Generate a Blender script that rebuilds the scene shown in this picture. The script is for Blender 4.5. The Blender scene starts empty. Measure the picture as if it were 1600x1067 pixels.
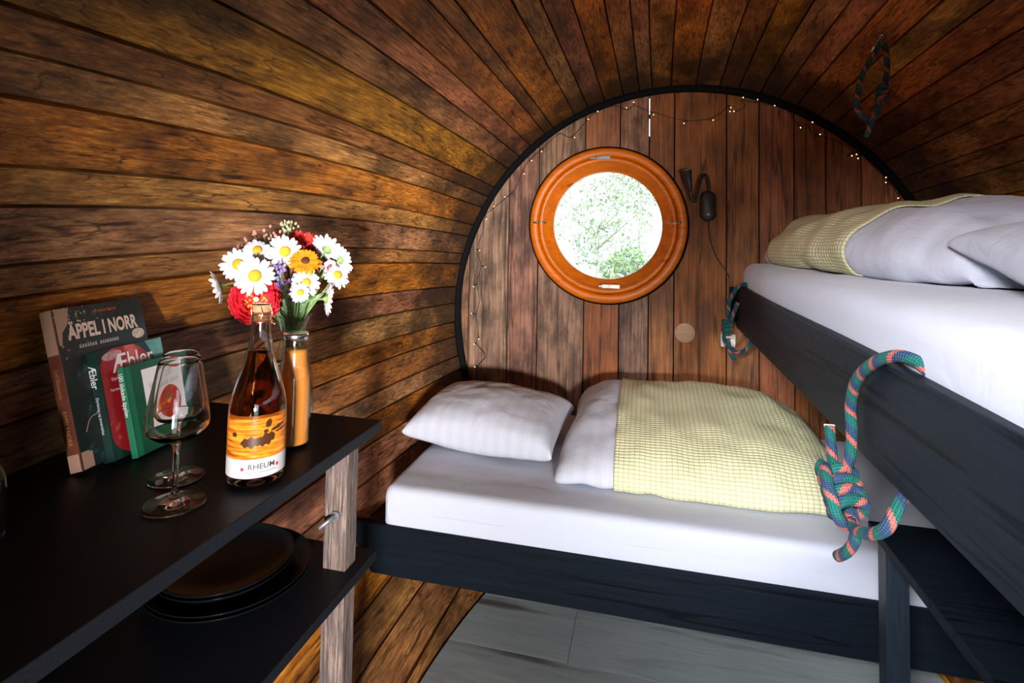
import bpy, math, random
from mathutils import Vector, Matrix, noise
PI=math.pi
SC=bpy.context.scene
COL=SC.collection
random.seed(7)

# ------------------------------------------------------------------ camera
cam_d=bpy.data.cameras.new('camera'); cam=bpy.data.objects.new('camera',cam_d); COL.objects.link(cam)
cam_d.sensor_width=36; cam_d.lens=36*860.71/1600; cam_d.clip_start=.02; cam_d.clip_end=400
cam_d.shift_y=-(533.5-330.05)/1600
RT=Vector((.9710,.2374,.0176)).normalized(); FW=Vector((-.2379,.9704,.0422)).normalized()
UP=RT.cross(FW).normalized(); RT=FW.cross(UP).normalized()
EYE=Vector((0,0,1.313))
cam.matrix_world=Matrix(((RT.x,UP.x,-FW.x,EYE.x),(RT.y,UP.y,-FW.y,EYE.y),(RT.z,UP.z,-FW.z,EYE.z),(0,0,0,1)))
SC.camera=cam
def at(u,v,y):
    d=RT*((u-800)/860.71)-UP*((v-330.05)/860.71)+FW
    return EYE+d*(y/d.y)

# ------------------------------------------------------------------ light, world, exposure
SC.view_settings.view_transform='Standard'; SC.view_settings.look='None'
SC.view_settings.exposure=-0.2; SC.view_settings.gamma=1; SC.view_settings.use_curve_mapping=False
W=bpy.data.worlds.new('daylight'); SC.world=W; W.use_nodes=True
bg=W.node_tree.nodes['Background']; bg.inputs[0].default_value=(.72,.86,1,1); bg.inputs[1].default_value=5.2
def area(name,loc,target,sx,sy,power,color,spread=PI):
    l=bpy.data.lights.new(name,'AREA'); l.shape='RECTANGLE'; l.size=sx; l.size_y=sy; l.energy=power; l.color=color; l.spread=spread
    o=bpy.data.objects.new(name,l); COL.objects.link(o); o.location=loc
    o.rotation_euler=(Vector(target)-Vector(loc)).to_track_quat('-Z','Y').to_euler(); return o
area('door_daylight',(.6,-1.8,.95),(-1.3,.95,1.25),.35,.25,76,(1,.96,.94),math.radians(76))
area('bunk_fill_light',(-.25,-.66,1.72),(.55,1.25,.86),.5,.3,13,(.95,.95,1),math.radians(44))  # added fill lamp brightening the upper bunk; no glazing behind it
sun_d=bpy.data.lights.new('sun','SUN'); sun_d.energy=7; sun_d.angle=.02; sun_d.color=(1,.95,.88)
sun=bpy.data.objects.new('sun',sun_d); COL.objects.link(sun); sun.rotation_euler=(.10,.60,0)

# ------------------------------------------------------------------ barrel geometry
CX,CZ=.1521,1.313-.3757
WALL=2.6
def R(y):
    if y<.2: return 1.0925-.05*(.2-y)
    return 1.2438-.1174*(y-1.3374)**2
def hx(y,z,side=-1):
    return CX+side*math.sqrt(max(.001,R(y)**2-(z-CZ)**2))

# ------------------------------------------------------------------ geometry helpers
class G:
    def __init__(s): s.v=[];s.f=[];s.uv=[];s.mi=[]
    def add(s,v,f,uv=None,mi=0):
        b=len(s.v); s.v+=[Vector(p) for p in v]; s.f+=[tuple(i+b for i in q) for q in f]
        s.uv+=list(uv) if uv else [(0,0)]*len(v); s.mi+=[mi]*len(f); return s
    def box(s,x0,x1,y0,y1,z0,z1,mi=0,M=None):
        v=[Vector((x,y,z)) for z in (z0,z1) for x,y in ((x0,y0),(x1,y0),(x1,y1),(x0,y1))]
        if M: v=[M@p for p in v]
        return s.add(v,[(0,3,2,1),(4,5,6,7),(0,1,5,4),(1,2,6,5),(2,3,7,6),(3,0,4,7)],mi=mi)
    def lathe(s,prof,seg=40,c=(0,0,0),M=None,mi=0,a0=0,a1=2*PI):
        c=Vector(c); full=abs(a1-a0-2*PI)<1e-6; n=seg if full else seg+1
        v=[];uv=[]
        for j,(r,z) in enumerate(prof):
            for i in range(n):
                a=a0+(a1-a0)*i/seg; p=Vector((r*math.cos(a),r*math.sin(a),z))
                v.append((M@p if M else p)+c); uv.append((a/(2*PI),z))
        f=[]
        for j in range(len(prof)-1):
            for i in range(seg):
                k=(i+1)%n; f.append((j*n+i,j*n+k,(j+1)*n+k,(j+1)*n+i))
        return s.add(v,f,uv,mi)
    def grid(s,P,uv=None,closed=False,mi=0):
        nr,nc=len(P),len(P[0]); v=[p for r in P for p in r]; f=[]
        for j in range(nr-1):
            for i in range(nc if closed else nc-1):
                k=(i+1)%nc; f.append((j*nc+i,j*nc+k,(j+1)*nc+k,(j+1)*nc+i))
        return s.add(v,f,[q for r in uv for q in r] if uv else None,mi)
    def tube(s,path,r,seg=10,mi=0,cap=True,closed=False):
        path=[Vector(p) for p in path]; n=len(path); rr=r if callable(r) else (lambda t:r)
        T=[]
        for i in range(n):
            a=path[(i-1)%n] if closed or i>0 else path[0]; b=path[(i+1)%n] if closed or i<n-1 else path[-1]
            T.append((b-a).normalized())
        nrm=T[0].orthogonal().normalized(); L=0; P=[];UV=[]
        for i in range(n):
            if i: L+=(path[i]-path[i-1]).length
            nrm=(nrm-T[i]*nrm.dot(T[i])).normalized(); bn=T[i].cross(nrm); q=rr(i/(n-1))
            P.append([path[i]+(nrm*math.cos(2*PI*k/seg)+bn*math.sin(2*PI*k/seg))*q for k in range(seg+1)])
            UV.append([(L,k/seg) for k in range(seg+1)])
        if closed: P.append(P[0]);UV.append(UV[0])
        s.grid(P,UV,mi=mi)
        if cap and not closed:
            b=len(s.v); nc=seg+1; st=b-n*nc
            s.f.append(tuple(st+k for k in range(seg))[::-1]); s.f.append(tuple(st+(n-1)*nc+k for k in range(seg))); s.mi+=[mi,mi]
        return s
    def ball(s,c,r,seg=12,rings=8,sc=(1,1,1),M=None,mi=0):
        pr=[(max(1e-4,r*math.sin(PI*j/rings)),-r*math.cos(PI*j/rings)) for j in range(rings+1)]
        S=Matrix.Diagonal((*sc,1)); MM=(M.to_4x4() if M else Matrix())@S
        return s.lathe(pr,seg,c,MM,mi)
    def xf(s,M,start=0):
        for i in range(start,len(s.v)): s.v[i]=M@s.v[i]
        return s
    def shift(s,L):
        L=Vector(L)
        for i in range(len(s.v)): s.v[i]=s.v[i]+L
        return s
def smooth_path(pts,k=6,closed=False):
    pts=[Vector(p) for p in pts]; n=len(pts); out=[]
    rng=range(n if closed else n-1)
    for i in rng:
        p0=pts[(i-1)%n] if closed or i>0 else pts[0]*2-pts[1]; p1=pts[i]; p2=pts[(i+1)%n]
        p3=pts[(i+2)%n] if closed or i+2<n else p2*2-p1
        for j in range(k):
            t=j/k; out.append(.5*((2*p1)+(p2-p0)*t+(2*p0-5*p1+4*p2-p3)*t*t+(3*p1-p0-3*p2+p3)*t**3))
    if not closed: out.append(pts[-1])
    return out
def obj(name,g,mats,parent=None,smooth=True,bevel=0,off=None,solid=0,subs=0):
    if off is not None: g.shift(-Vector(off))
    me=bpy.data.meshes.new(name); me.from_pydata([tuple(p) for p in g.v],[],g.f)
    if not isinstance(mats,(list,tuple)): mats=[mats]
    for m in mats: me.materials.append(m)
    uvl=me.uv_layers.new(name='UVMap')
    for l in me.loops: uvl.data[l.index].uv=g.uv[l.vertex_index]
    for i,p in enumerate(me.polygons):
        p.use_smooth=smooth and len(p.vertices)<=4
        if len(mats)>1: p.material_index=g.mi[i]
    me.update()
    o=bpy.data.objects.new(name,me); COL.objects.link(o); o.parent=parent
    if solid:
        m=o.modifiers.new('solid','SOLIDIFY'); m.thickness=solid; m.offset=0
    if bevel:
        m=o.modifiers.new('bevel','BEVEL'); m.width=bevel; m.segments=2; m.limit_method='ANGLE'
    if subs:
        m=o.modifiers.new('subd','SUBSURF'); m.levels=subs; m.render_levels=subs
    return o
def tag(o,label,cat,group=None,kind=None):
    if label: o['label']=label
    if cat: o['category']=cat
    if group: o['group']=group
    if kind: o['kind']=kind
    return o
def thing(name,loc,label,cat,group=None,M=None):
    o=bpy.data.objects.new(name,None); o.empty_display_size=.05; COL.objects.link(o)
    if M: o.matrix_world=M
    else: o.location=loc
    return tag(o,label,cat,group)
def struct(name,g,m,**k):
    par=k.get('parent'); o=obj(name,g,m,**k)
    if not par: o['kind']='structure'
    return o
def dup(root,loc,label,group=None,rz=None,scale=None):
    r=root.copy(); COL.objects.link(r); r.location=loc; r['label']=label
    if group: r['group']=group
    if rz is not None: r.rotation_euler=(0,0,rz)
    if scale: r.scale=(scale,)*3
    for ch in list(root.children):
        c=ch.copy(); COL.objects.link(c); c.parent=r
        for g in ch.children:
            d=g.copy(); COL.objects.link(d); d.parent=c
    return r
def text_geo(s,size,align='LEFT',bold=0,squash=1):
    cu=bpy.data.curves.new('lettering','FONT'); cu.body=s; cu.size=size; cu.align_x=align; cu.offset=bold; cu.resolution_u=3
    o=bpy.data.objects.new('lettering',cu); COL.objects.link(o); bpy.context.view_layer.update()
    me=bpy.data.meshes.new_from_object(o.evaluated_get(bpy.context.evaluated_depsgraph_get()))
    g=G(); g.add([Vector((v.co.x*squash,v.co.y,0)) for v in me.vertices],[tuple(p.vertices) for p in me.polygons])
    bpy.data.objects.remove(o); bpy.data.meshes.remove(me); bpy.data.curves.remove(cu); return g

# ------------------------------------------------------------------ materials
def M_(name):
    m=bpy.data.materials.new(name); m.use_nodes=True; nt=m.node_tree; b=nt.nodes['Principled BSDF']; return m,nt,b
def N(nt,t,**k):
    n=nt.nodes.new(t)
    for a,v in k.items():
        if a.startswith('i_'): n.inputs[int(a[2:])].default_value=v
        else: setattr(n,a,v)
    return n
def ramp(nt,stops,interp='LINEAR'):
    r=nt.nodes.new('ShaderNodeValToRGB'); cr=r.color_ramp; cr.interpolation=interp
    while len(cr.elements)<len(stops): cr.elements.new(.5)
    for e,(p,c) in zip(cr.elements,stops): e.position=p; e.color=(*c,1) if len(c)==3 else c
    return r
def plain(name,col,rough=.5,metal=0,bump=0,bscale=60,spec=.5,var=0,trans=0,ior=1.45,emit=0,sheen=0,coat=0):
    m,nt,b=M_(name); b.inputs['Base Color'].default_value=(*col,1); b.inputs['Roughness'].default_value=rough
    b.inputs['Metallic'].default_value=metal; b.inputs['IOR'].default_value=ior; b.inputs['Specular IOR Level'].default_value=spec
    b.inputs['Transmission Weight'].default_value=trans; b.inputs['Coat Weight'].default_value=coat
    if sheen: b.inputs['Sheen Weight'].default_value=sheen
    if emit: b.inputs['Emission Color'].default_value=(*col,1); b.inputs['Emission Strength'].default_value=emit
    L=nt.links
    if var or bump:
        tc=N(nt,'ShaderNodeTexCoord'); no=N(nt,'ShaderNodeTexNoise'); no.inputs['Scale'].default_value=bscale; no.inputs['Detail'].default_value=6
        L.new(tc.outputs['Object'],no.inputs['Vector'])
        if var:
            r=ramp(nt,[(.3,tuple(c*(1-var) for c in col)),(.7,tuple(min(1,c*(1+var)) for c in col))]); L.new(no.outputs[0],r.inputs[0]); L.new(r.outputs[0],b.inputs['Base Color'])
        if bump:
            bu=N(nt,'ShaderNodeBump'); bu.inputs['Strength'].default_value=bump; bu.inputs['Distance'].default_value=.002; L.new(no.outputs[0],bu.inputs['Height']); L.new(bu.outputs[0],b.inputs['Normal'])
    return m
def wood(name,stops,axis='y',fine=60,stretch=.045,rough=.6,bump=.35,blotch=.5,bscale=3.0,dark=(.03,.015,.008),saw=.0,spec=.3,hue=.02,val=.2,sat=.1,crack=.65):
    m,nt,b=M_(name); L=nt.links
    tc=N(nt,'ShaderNodeTexCoord'); geo=N(nt,'ShaderNodeNewGeometry')
    off=N(nt,'ShaderNodeVectorMath',operation='SCALE'); cmb=N(nt,'ShaderNodeCombineXYZ')
    for i in range(3):
        mu=N(nt,'ShaderNodeMath',operation='MULTIPLY'); mu.inputs[1].default_value=(17.3,31.7,9.1)[i]; L.new(geo.outputs['Random Per Island'],mu.inputs[0]); L.new(mu.outputs[0],cmb.inputs[i])
    ad=N(nt,'ShaderNodeVectorMath',operation='ADD'); L.new(tc.outputs['Object'],ad.inputs[0]); L.new(cmb.outputs[0],ad.inputs[1])
    def mapped(sc,ax=True):
        mp=N(nt,'ShaderNodeMapping'); s=[sc,sc,sc]
        if ax: s['xyz'.index(axis)]=sc*stretch
        mp.inputs['Scale'].default_value=s; L.new(ad.outputs[0],mp.inputs[0]); return mp
    n1=N(nt,'ShaderNodeTexNoise'); n1.inputs['Scale'].default_value=1; n1.inputs['Detail'].default_value=12; n1.inputs['Roughness'].default_value=.78; n1.inputs['Distortion'].default_value=.12
    L.new(mapped(fine).outputs[0],n1.inputs['Vector'])
    r1=ramp(nt,stops); L.new(n1.outputs[0],r1.inputs[0])
    # blotches
    n2=N(nt,'ShaderNodeTexNoise'); n2.inputs['Scale'].default_value=1; n2.inputs['Detail'].default_value=5; n2.inputs['Roughness'].default_value=.6
    mp=N(nt,'ShaderNodeMapping'); s=[bscale*2.2]*3; s['xyz'.index(axis)]=bscale; mp.inputs['Scale'].default_value=s; L.new(ad.outputs[0],mp.inputs[0]); L.new(mp.outputs[0],n2.inputs['Vector'])
    r2=ramp(nt,[(.36,(0,0,0)),(.6,(1,1,1))]); L.new(n2.outputs[0],r2.inputs[0])
    mx=N(nt,'ShaderNodeMix',data_type='RGBA',blend_type='MIX'); mf=N(nt,'ShaderNodeMath',operation='MULTIPLY'); mf.inputs[1].default_value=blotch
    iv=N(nt,'ShaderNodeMath',operation='SUBTRACT'); iv.inputs[0].default_value=1; L.new(r2.outputs[0],iv.inputs[1]); L.new(iv.outputs[0],mf.inputs[0])
    L.new(mf.outputs[0],mx.inputs[0]); L.new(r1.outputs[0],mx.inputs[6]); mx.inputs[7].default_value=(*dark,1)
    src=mx.outputs[2]
    # dark cracks/streaks
    n3=N(nt,'ShaderNodeTexNoise'); n3.inputs['Scale'].default_value=1; n3.inputs['Detail'].default_value=4
    L.new(mapped(fine*.42).outputs[0],n3.inputs['Vector']); r3=ramp(nt,[(.30,(.25,.22,.2)),(.40,(1,1,1))]); L.new(n3.outputs[0],r3.inputs[0])
    m3=N(nt,'ShaderNodeMix',data_type='RGBA',blend_type='MULTIPLY'); m3.inputs[0].default_value=.9; L.new(src,m3.inputs[6]); L.new(r3.outputs[0],m3.inputs[7]); src=m3.outputs[2]
    n4=N(nt,'ShaderNodeTexNoise'); n4.inputs['Scale'].default_value=1; n4.inputs['Detail'].default_value=3; n4.inputs['Distortion'].default_value=.3
    mp4=N(nt,'ShaderNodeMapping'); s4=[fine*.16]*3; s4['xyz'.index(axis)]=fine*.16*max(stretch*.9,.03); mp4.inputs['Scale'].default_value=s4; L.new(ad.outputs[0],mp4.inputs[0]); L.new(mp4.outputs[0],n4.inputs['Vector'])
    r4=ramp(nt,[(.488,(1,1,1)),(.497,(1-crack,)*3),(.503,(1-crack,)*3),(.512,(1,1,1))]); L.new(n4.outputs[0],r4.inputs[0])
    m4=N(nt,'ShaderNodeMix',data_type='RGBA',blend_type='MULTIPLY'); m4.inputs[0].default_value=1; L.new(src,m4.inputs[6]); L.new(r4.outputs[0],m4.inputs[7]); src=m4.outputs[2]
    hs=N(nt,'ShaderNodeHueSaturation')
    def mr(a,b_,k):
        fr=N(nt,'ShaderNodeMath',operation='FRACT'); mu=N(nt,'ShaderNodeMath',operation='MULTIPLY'); mu.inputs[1].default_value=k; L.new(geo.outputs['Random Per Island'],mu.inputs[0]); L.new(mu.outputs[0],fr.inputs[0])
        q=N(nt,'ShaderNodeMapRange'); q.inputs[3].default_value=a; q.inputs[4].default_value=b_; L.new(fr.outputs[0],q.inputs[0]); return q.outputs[0]
    L.new(mr(.5-hue/2,.5+hue/2,7.77),hs.inputs['Hue']); L.new(mr(1-val,1+val,3.33),hs.inputs['Value']); L.new(mr(1-sat,1+sat,5.1),hs.inputs['Saturation'])
    L.new(src,hs.inputs['Color']); L.new(hs.outputs[0],b.inputs['Base Color'])
    b.inputs['Roughness'].default_value=rough; b.inputs['Specular IOR Level'].default_value=spec
    bu=N(nt,'ShaderNodeBump'); bu.inputs['Strength'].default_value=bump; bu.inputs['Distance'].default_value=.003
    hsum=N(nt,'ShaderNodeMath',operation='ADD'); L.new(n1.outputs[0],hsum.inputs[0]); L.new(r3.outputs[0],hsum.inputs[1])
    if saw:
        wv=N(nt,'ShaderNodeTexNoise'); wv.inputs['Scale'].default_value=1; mp=N(nt,'ShaderNodeMapping'); s=[6,6,6]; s['xyz'.index(axis)]=150; mp.inputs['Scale'].default_value=s; L.new(ad.outputs[0],mp.inputs[0]); L.new(mp.outputs[0],wv.inputs[0])
        a2=N(nt,'ShaderNodeMath',operation='MULTIPLY_ADD'); a2.inputs[1].default_value=saw; L.new(wv.outputs[0],a2.inputs[0]); L.new(hsum.outputs[0],a2.inputs[2]); hsum=a2
    L.new(hsum.outputs[0],bu.inputs['Height']); L.new(bu.outputs[0],b.inputs['Normal'])
    return m
def add_end_grime_shade(m):  # grime plus painted shade, darkening the staves towards the end wall
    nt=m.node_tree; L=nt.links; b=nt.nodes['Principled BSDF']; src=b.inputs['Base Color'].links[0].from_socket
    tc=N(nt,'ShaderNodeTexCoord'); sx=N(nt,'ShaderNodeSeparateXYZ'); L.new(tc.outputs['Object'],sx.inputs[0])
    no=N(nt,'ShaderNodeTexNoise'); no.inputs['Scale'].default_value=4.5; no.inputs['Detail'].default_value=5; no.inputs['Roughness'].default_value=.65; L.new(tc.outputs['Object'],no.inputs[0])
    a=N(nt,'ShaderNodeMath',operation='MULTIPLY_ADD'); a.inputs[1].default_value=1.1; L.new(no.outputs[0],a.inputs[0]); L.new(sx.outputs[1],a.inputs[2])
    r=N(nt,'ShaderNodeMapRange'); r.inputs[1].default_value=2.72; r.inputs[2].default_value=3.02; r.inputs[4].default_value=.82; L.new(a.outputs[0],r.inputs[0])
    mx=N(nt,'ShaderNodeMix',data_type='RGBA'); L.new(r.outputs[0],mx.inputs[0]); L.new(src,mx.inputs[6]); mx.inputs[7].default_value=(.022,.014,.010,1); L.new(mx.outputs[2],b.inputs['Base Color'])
def glass(name,col,rough=0,ior=1.48):
    m,nt,b=M_(name); b.inputs['Base Color'].default_value=(*col,1); b.inputs['Roughness'].default_value=rough; b.inputs['Transmission Weight'].default_value=1; b.inputs['IOR'].default_value=ior; return m
def cloth(name,col,period=.024,stripe=.10,rough=.75,wr=.25):
    m,nt,b=M_(name); L=nt.links; uv=N(nt,'ShaderNodeUVMap'); sx=N(nt,'ShaderNodeSeparateXYZ'); L.new(uv.outputs[0],sx.inputs[0])
    mu=N(nt,'ShaderNodeMath',operation='MULTIPLY'); mu.inputs[1].default_value=2*PI/period; L.new(sx.outputs[0],mu.inputs[0])
    sn=N(nt,'ShaderNodeMath',operation='SINE'); L.new(mu.outputs[0],sn.inputs[0])
    r=ramp(nt,[(.45,tuple(c*(1-stripe) for c in col)),(.55,col)]); mr=N(nt,'ShaderNodeMapRange'); mr.inputs[1].default_value=-1; L.new(sn.outputs[0],mr.inputs[0]); L.new(mr.outputs[0],r.inputs[0]); L.new(r.outputs[0],b.inputs['Base Color'])
    b.inputs['Roughness'].default_value=rough; b.inputs['Sheen Weight'].default_value=.15; b.inputs['Specular IOR Level'].default_value=.2
    tc=N(nt,'ShaderNodeTexCoord'); no=N(nt,'ShaderNodeTexNoise'); no.inputs['Scale'].default_value=9; no.inputs['Detail'].default_value=5; no.inputs['Distortion'].default_value=1.2; L.new(tc.outputs['Object'],no.inputs[0])
    bu=N(nt,'ShaderNodeBump'); bu.inputs['Strength'].default_value=wr; bu.inputs['Distance'].default_value=.02; L.new(no.outputs[0],bu.inputs['Height']); L.new(bu.outputs[0],b.inputs['Normal'])
    return m
def waffle(name,col,cell=.0145):
    m,nt,b=M_(name); L=nt.links; uv=N(nt,'ShaderNodeUVMap'); sx=N(nt,'ShaderNodeSeparateXYZ'); L.new(uv.outputs[0],sx.inputs[0]); outs=[]
    for i,c in ((0,cell*1.15),(1,cell*.8)):
        mu=N(nt,'ShaderNodeMath',operation='MULTIPLY'); mu.inputs[1].default_value=PI/c; L.new(sx.outputs[i],mu.inputs[0])
        sn=N(nt,'ShaderNodeMath',operation='SINE'); L.new(mu.outputs[0],sn.inputs[0]); ab=N(nt,'ShaderNodeMath',operation='ABSOLUTE'); L.new(sn.outputs[0],ab.inputs[0]); outs.append(ab)
    ml=N(nt,'ShaderNodeMath',operation='MULTIPLY'); L.new(outs[0].outputs[0],ml.inputs[0]); L.new(outs[1].outputs[0],ml.inputs[1])
    pw=N(nt,'ShaderNodeMath',operation='POWER'); pw.inputs[1].default_value=.5; L.new(ml.outputs[0],pw.inputs[0])
    r=ramp(nt,[(.15,tuple(c*.72 for c in col)),(.6,col)]); L.new(pw.outputs[0],r.inputs[0]); L.new(r.outputs[0],b.inputs['Base Color'])
    bu=N(nt,'ShaderNodeBump'); bu.inputs['Strength'].default_value=.8; bu.inputs['Distance'].default_value=.0035; L.new(pw.outputs[0],bu.inputs['Height']); L.new(bu.outputs[0],b.inputs['Normal'])
    b.inputs['Roughness'].default_value=.85; b.inputs['Specular IOR Level'].default_value=.15; return m
def rope_mat(name):
    m,nt,b=M_(name); L=nt.links; uv=N(nt,'ShaderNodeUVMap'); sx=N(nt,'ShaderNodeSeparateXYZ'); L.new(uv.outputs[0],sx.inputs[0])
    mu=N(nt,'ShaderNodeMath',operation='MULTIPLY'); mu.inputs[1].default_value=1/.050; L.new(sx.outputs[0],mu.inputs[0])
    ad=N(nt,'ShaderNodeMath',operation='ADD'); L.new(mu.outputs[0],ad.inputs[0]); L.new(sx.outputs[1],ad.inputs[1])
    # braid jitter
    mb=N(nt,'ShaderNodeMath',operation='MULTIPLY'); mb.inputs[1].default_value=1/.0033; L.new(sx.outputs[0],mb.inputs[0])
    mv=N(nt,'ShaderNodeMath',operation='MULTIPLY'); mv.inputs[1].default_value=14; L.new(sx.outputs[1],mv.inputs[0])
    cb=N(nt,'ShaderNodeCombineXYZ'); s1=N(nt,'ShaderNodeMath',operation='ADD'); L.new(mb.outputs[0],s1.inputs[0]); L.new(mv.outputs[0],s1.inputs[1]); s2=N(nt,'ShaderNodeMath',operation='SUBTRACT'); L.new(mb.outputs[0],s2.inputs[0]); L.new(mv.outputs[0],s2.inputs[1])
    sa=N(nt,'ShaderNodeMath',operation='SINE'); sb=N(nt,'ShaderNodeMath',operation='SINE')
    for s_,q in ((s1,sa),(s2,sb)):
        k=N(nt,'ShaderNodeMath',operation='MULTIPLY'); k.inputs[1].default_value=PI; L.new(s_.outputs[0],k.inputs[0]); L.new(k.outputs[0],q.inputs[0])
    pr=N(nt,'ShaderNodeMath',operation='MULTIPLY'); L.new(sa.outputs[0],pr.inputs[0]); L.new(sb.outputs[0],pr.inputs[1])
    j=N(nt,'ShaderNodeMath',operation='MULTIPLY_ADD'); j.inputs[1].default_value=.05; L.new(pr.outputs[0],j.inputs[0]); L.new(ad.outputs[0],j.inputs[2])
    fr=N(nt,'ShaderNodeMath',operation='FRACT'); L.new(j.outputs[0],fr.inputs[0])
    r=ramp(nt,[(0,(.0,.10,.082)),(.42,(.014,.045,.10)),(.78,(.42,.10,.08))],'CONSTANT'); L.new(fr.outputs[0],r.inputs[0]); L.new(r.outputs[0],b.inputs['Base Color'])
    bu=N(nt,'ShaderNodeBump'); bu.inputs['Strength'].default_value=.9; bu.inputs['Distance'].default_value=.0012; L.new(pr.outputs[0],bu.inputs['Height']); L.new(bu.outputs[0],b.inputs['Normal'])
    b.inputs['Roughness'].default_value=.8; return m

m_stave=wood('barrel_stave',[(.32,(.10,.032,.010)),(.5,(.40,.155,.045)),(.66,(.80,.37,.105))],'y',fine=150,stretch=.05,blotch=.8,bscale=3.8,dark=(.03,.014,.008),saw=.5,rough=.5,val=.28,hue=.028,bump=.5)
add_end_grime_shade(m_stave)
m_plank2=wood('orange_end_plank',[(.28,(.11,.032,.012)),(.5,(.30,.10,.034)),(.75,(.46,.19,.075))],'z',fine=110,stretch=.035,blotch=.6,bscale=4.5,dark=(.03,.014,.010),rough=.55,hue=.015,val=.2)
m_plank=wood('end_plank',[(.32,(.09,.044,.026)),(.5,(.29,.15,.09)),(.68,(.52,.31,.20))],'z',fine=110,stretch=.035,blotch=.8,bscale=5.5,dark=(.03,.017,.012),rough=.6,hue=.03,val=.25)
m_floor=wood('grey_laminate',[(.3,(.27,.31,.315)),(.55,(.37,.41,.41)),(.8,(.44,.475,.47))],'x',fine=30,stretch=.09,blotch=.12,bscale=2,dark=(.14,.15,.15),rough=.4,bump=.08,hue=.0,val=.08,sat=.0,crack=.12)
m_win=wood('varnished_pine',[(.3,(.46,.10,.010)),(.6,(.78,.20,.022)),(.8,(.85,.27,.04))],'x',fine=40,blotch=.15,bscale=4,dark=(.2,.05,.01),rough=.42,bump=.08,hue=.01,val=.06,spec=.5,crack=.12)
m_black=wood('black_stained_wood',[(.3,(.003,.006,.010)),(.6,(.007,.013,.022)),(.85,(.018,.030,.046))],'y',fine=70,blotch=.3,dark=(.006,.009,.013),rough=.5,bump=.6,hue=0,val=.1,spec=.15)
m_blackx=wood('black_stained_board',[(.3,(.002,.004,.007)),(.6,(.005,.009,.015)),(.85,(.013,.023,.037))],'x',fine=70,blotch=.3,dark=(.006,.009,.013),rough=.6,bump=.6,hue=0,val=.1,spec=.08)
m_top=plain('black_laminate',(.008,.009,.012),rough=.42,bump=.06,bscale=300,var=.3,spec=.12)
m_post=wood('weathered_post',[(.3,(.025,.018,.016)),(.48,(.11,.075,.062)),(.66,(.34,.25,.21))],'z',fine=230,stretch=.045,blotch=.6,bscale=14,dark=(.07,.06,.065),rough=.8,bump=.6,hue=.01,val=.1)
m_dark=plain('dark_backing',(.006,.005,.005),rough=.9)
m_rubber=plain('black_seal',(.006,.006,.007),rough=.8,spec=.1)
m_sheet=cloth('white_sheet',(.52,.55,.64),stripe=0,wr=.12)
m_satin=cloth('striped_satin_cotton',(.54,.56,.64),period=.045,stripe=.045,wr=.3)
m_waffle=waffle('yellow_green_waffle',(.74,.73,.45))
m_rope=rope_mat('striped_climbing_rope')
m_steel=plain('polished_steel',(.75,.73,.7),rough=.22,metal=1)
m_plastic=plain('black_plastic',(.018,.018,.02),rough=.38)

# ------------------------------------------------------------------ room shell
seams_deg=[('w',3.987),('v',3.891),('u',3.811),('u2',3.73),('u3',3.655),('u4',3.57),('t',3.485),('s',3.408),('r',3.348),('q',3.26),('p',3.193),('o',3.108),('n',3.031),('m',2.926),('l',2.878),('k',2.793),('j',2.737),('a',2.646),('b',2.59),('c',2.538),('d',2.43),('e',2.355),('g',2.285),('h0',2.20),('h',2.155),('H',2.045),('Z',1.98),('F',1.903),('X',1.82),('E',1.75),('A',1.696),('B',1.618),('C',1.517),('D',1.42),('D2',1.345),('G',1.26)]
ANG=sorted([a for _,a in seams_deg]+[4.08,4.17,4.27,4.37])
a=ANG[0]
while a>-1.2:
    a-=random.uniform(.065,.105); ANG.append(a)
ANG=sorted(ANG)
Y0,Y1=-.7,WALL+.06
def stave(g,p0,p1):
    ny=22; gp=.0028; dr=random.uniform(-.0015,.0025); tw=random.uniform(-.003,.003)
    P=[]
    for j in range(ny+1):
        y=Y0+(Y1-Y0)*j/ny; r=R(y)+dr
        w=.0014/1.2*noise.noise(Vector((y*3,p0*40,0)))
        row=[(p0,r+.035),(p0,r+.022),(p0+gp*.6,r+.010),(p0+gp+w,r+tw*.3)]
        for k in range(1,4): row.append((p0+gp+(p1-p0-2*gp)*k/4,r+.0012*noise.noise(Vector((y*4,p0*9,k)))))
        row+=[(p1-gp+w,r-tw*.3),(p1-gp*.6,r+.010),(p1,r+.022),(p1,r+.035)]
        P.append([Vector((CX+q*math.cos(t),y,CZ+q*math.sin(t))) for t,q in row])
    g.grid(P,closed=True)
groups={'wall_right':G(),'ceiling':G(),'wall_left':G()}
for i in range(len(ANG)-1):
    mid=(ANG[i]+ANG[i+1])/2
    n='wall_right' if mid<1.0 else 'ceiling' if mid<2.2 else 'wall_left'
    stave(groups[n],ANG[i],ANG[i+1])
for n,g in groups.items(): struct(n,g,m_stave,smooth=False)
# outer skin keeps daylight out of the joints
g=G(); P=[]
for j in range(12):
    y=Y0+(Y1-Y0)*j/11; P.append([Vector((CX+(R(y)+.05)*math.cos(t),y,CZ+(R(y)+.05)*math.sin(t))) for t in [2*PI*k/64 for k in range(64)]])
g.grid(P,closed=True); struct('trim_1',g,m_dark)
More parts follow.
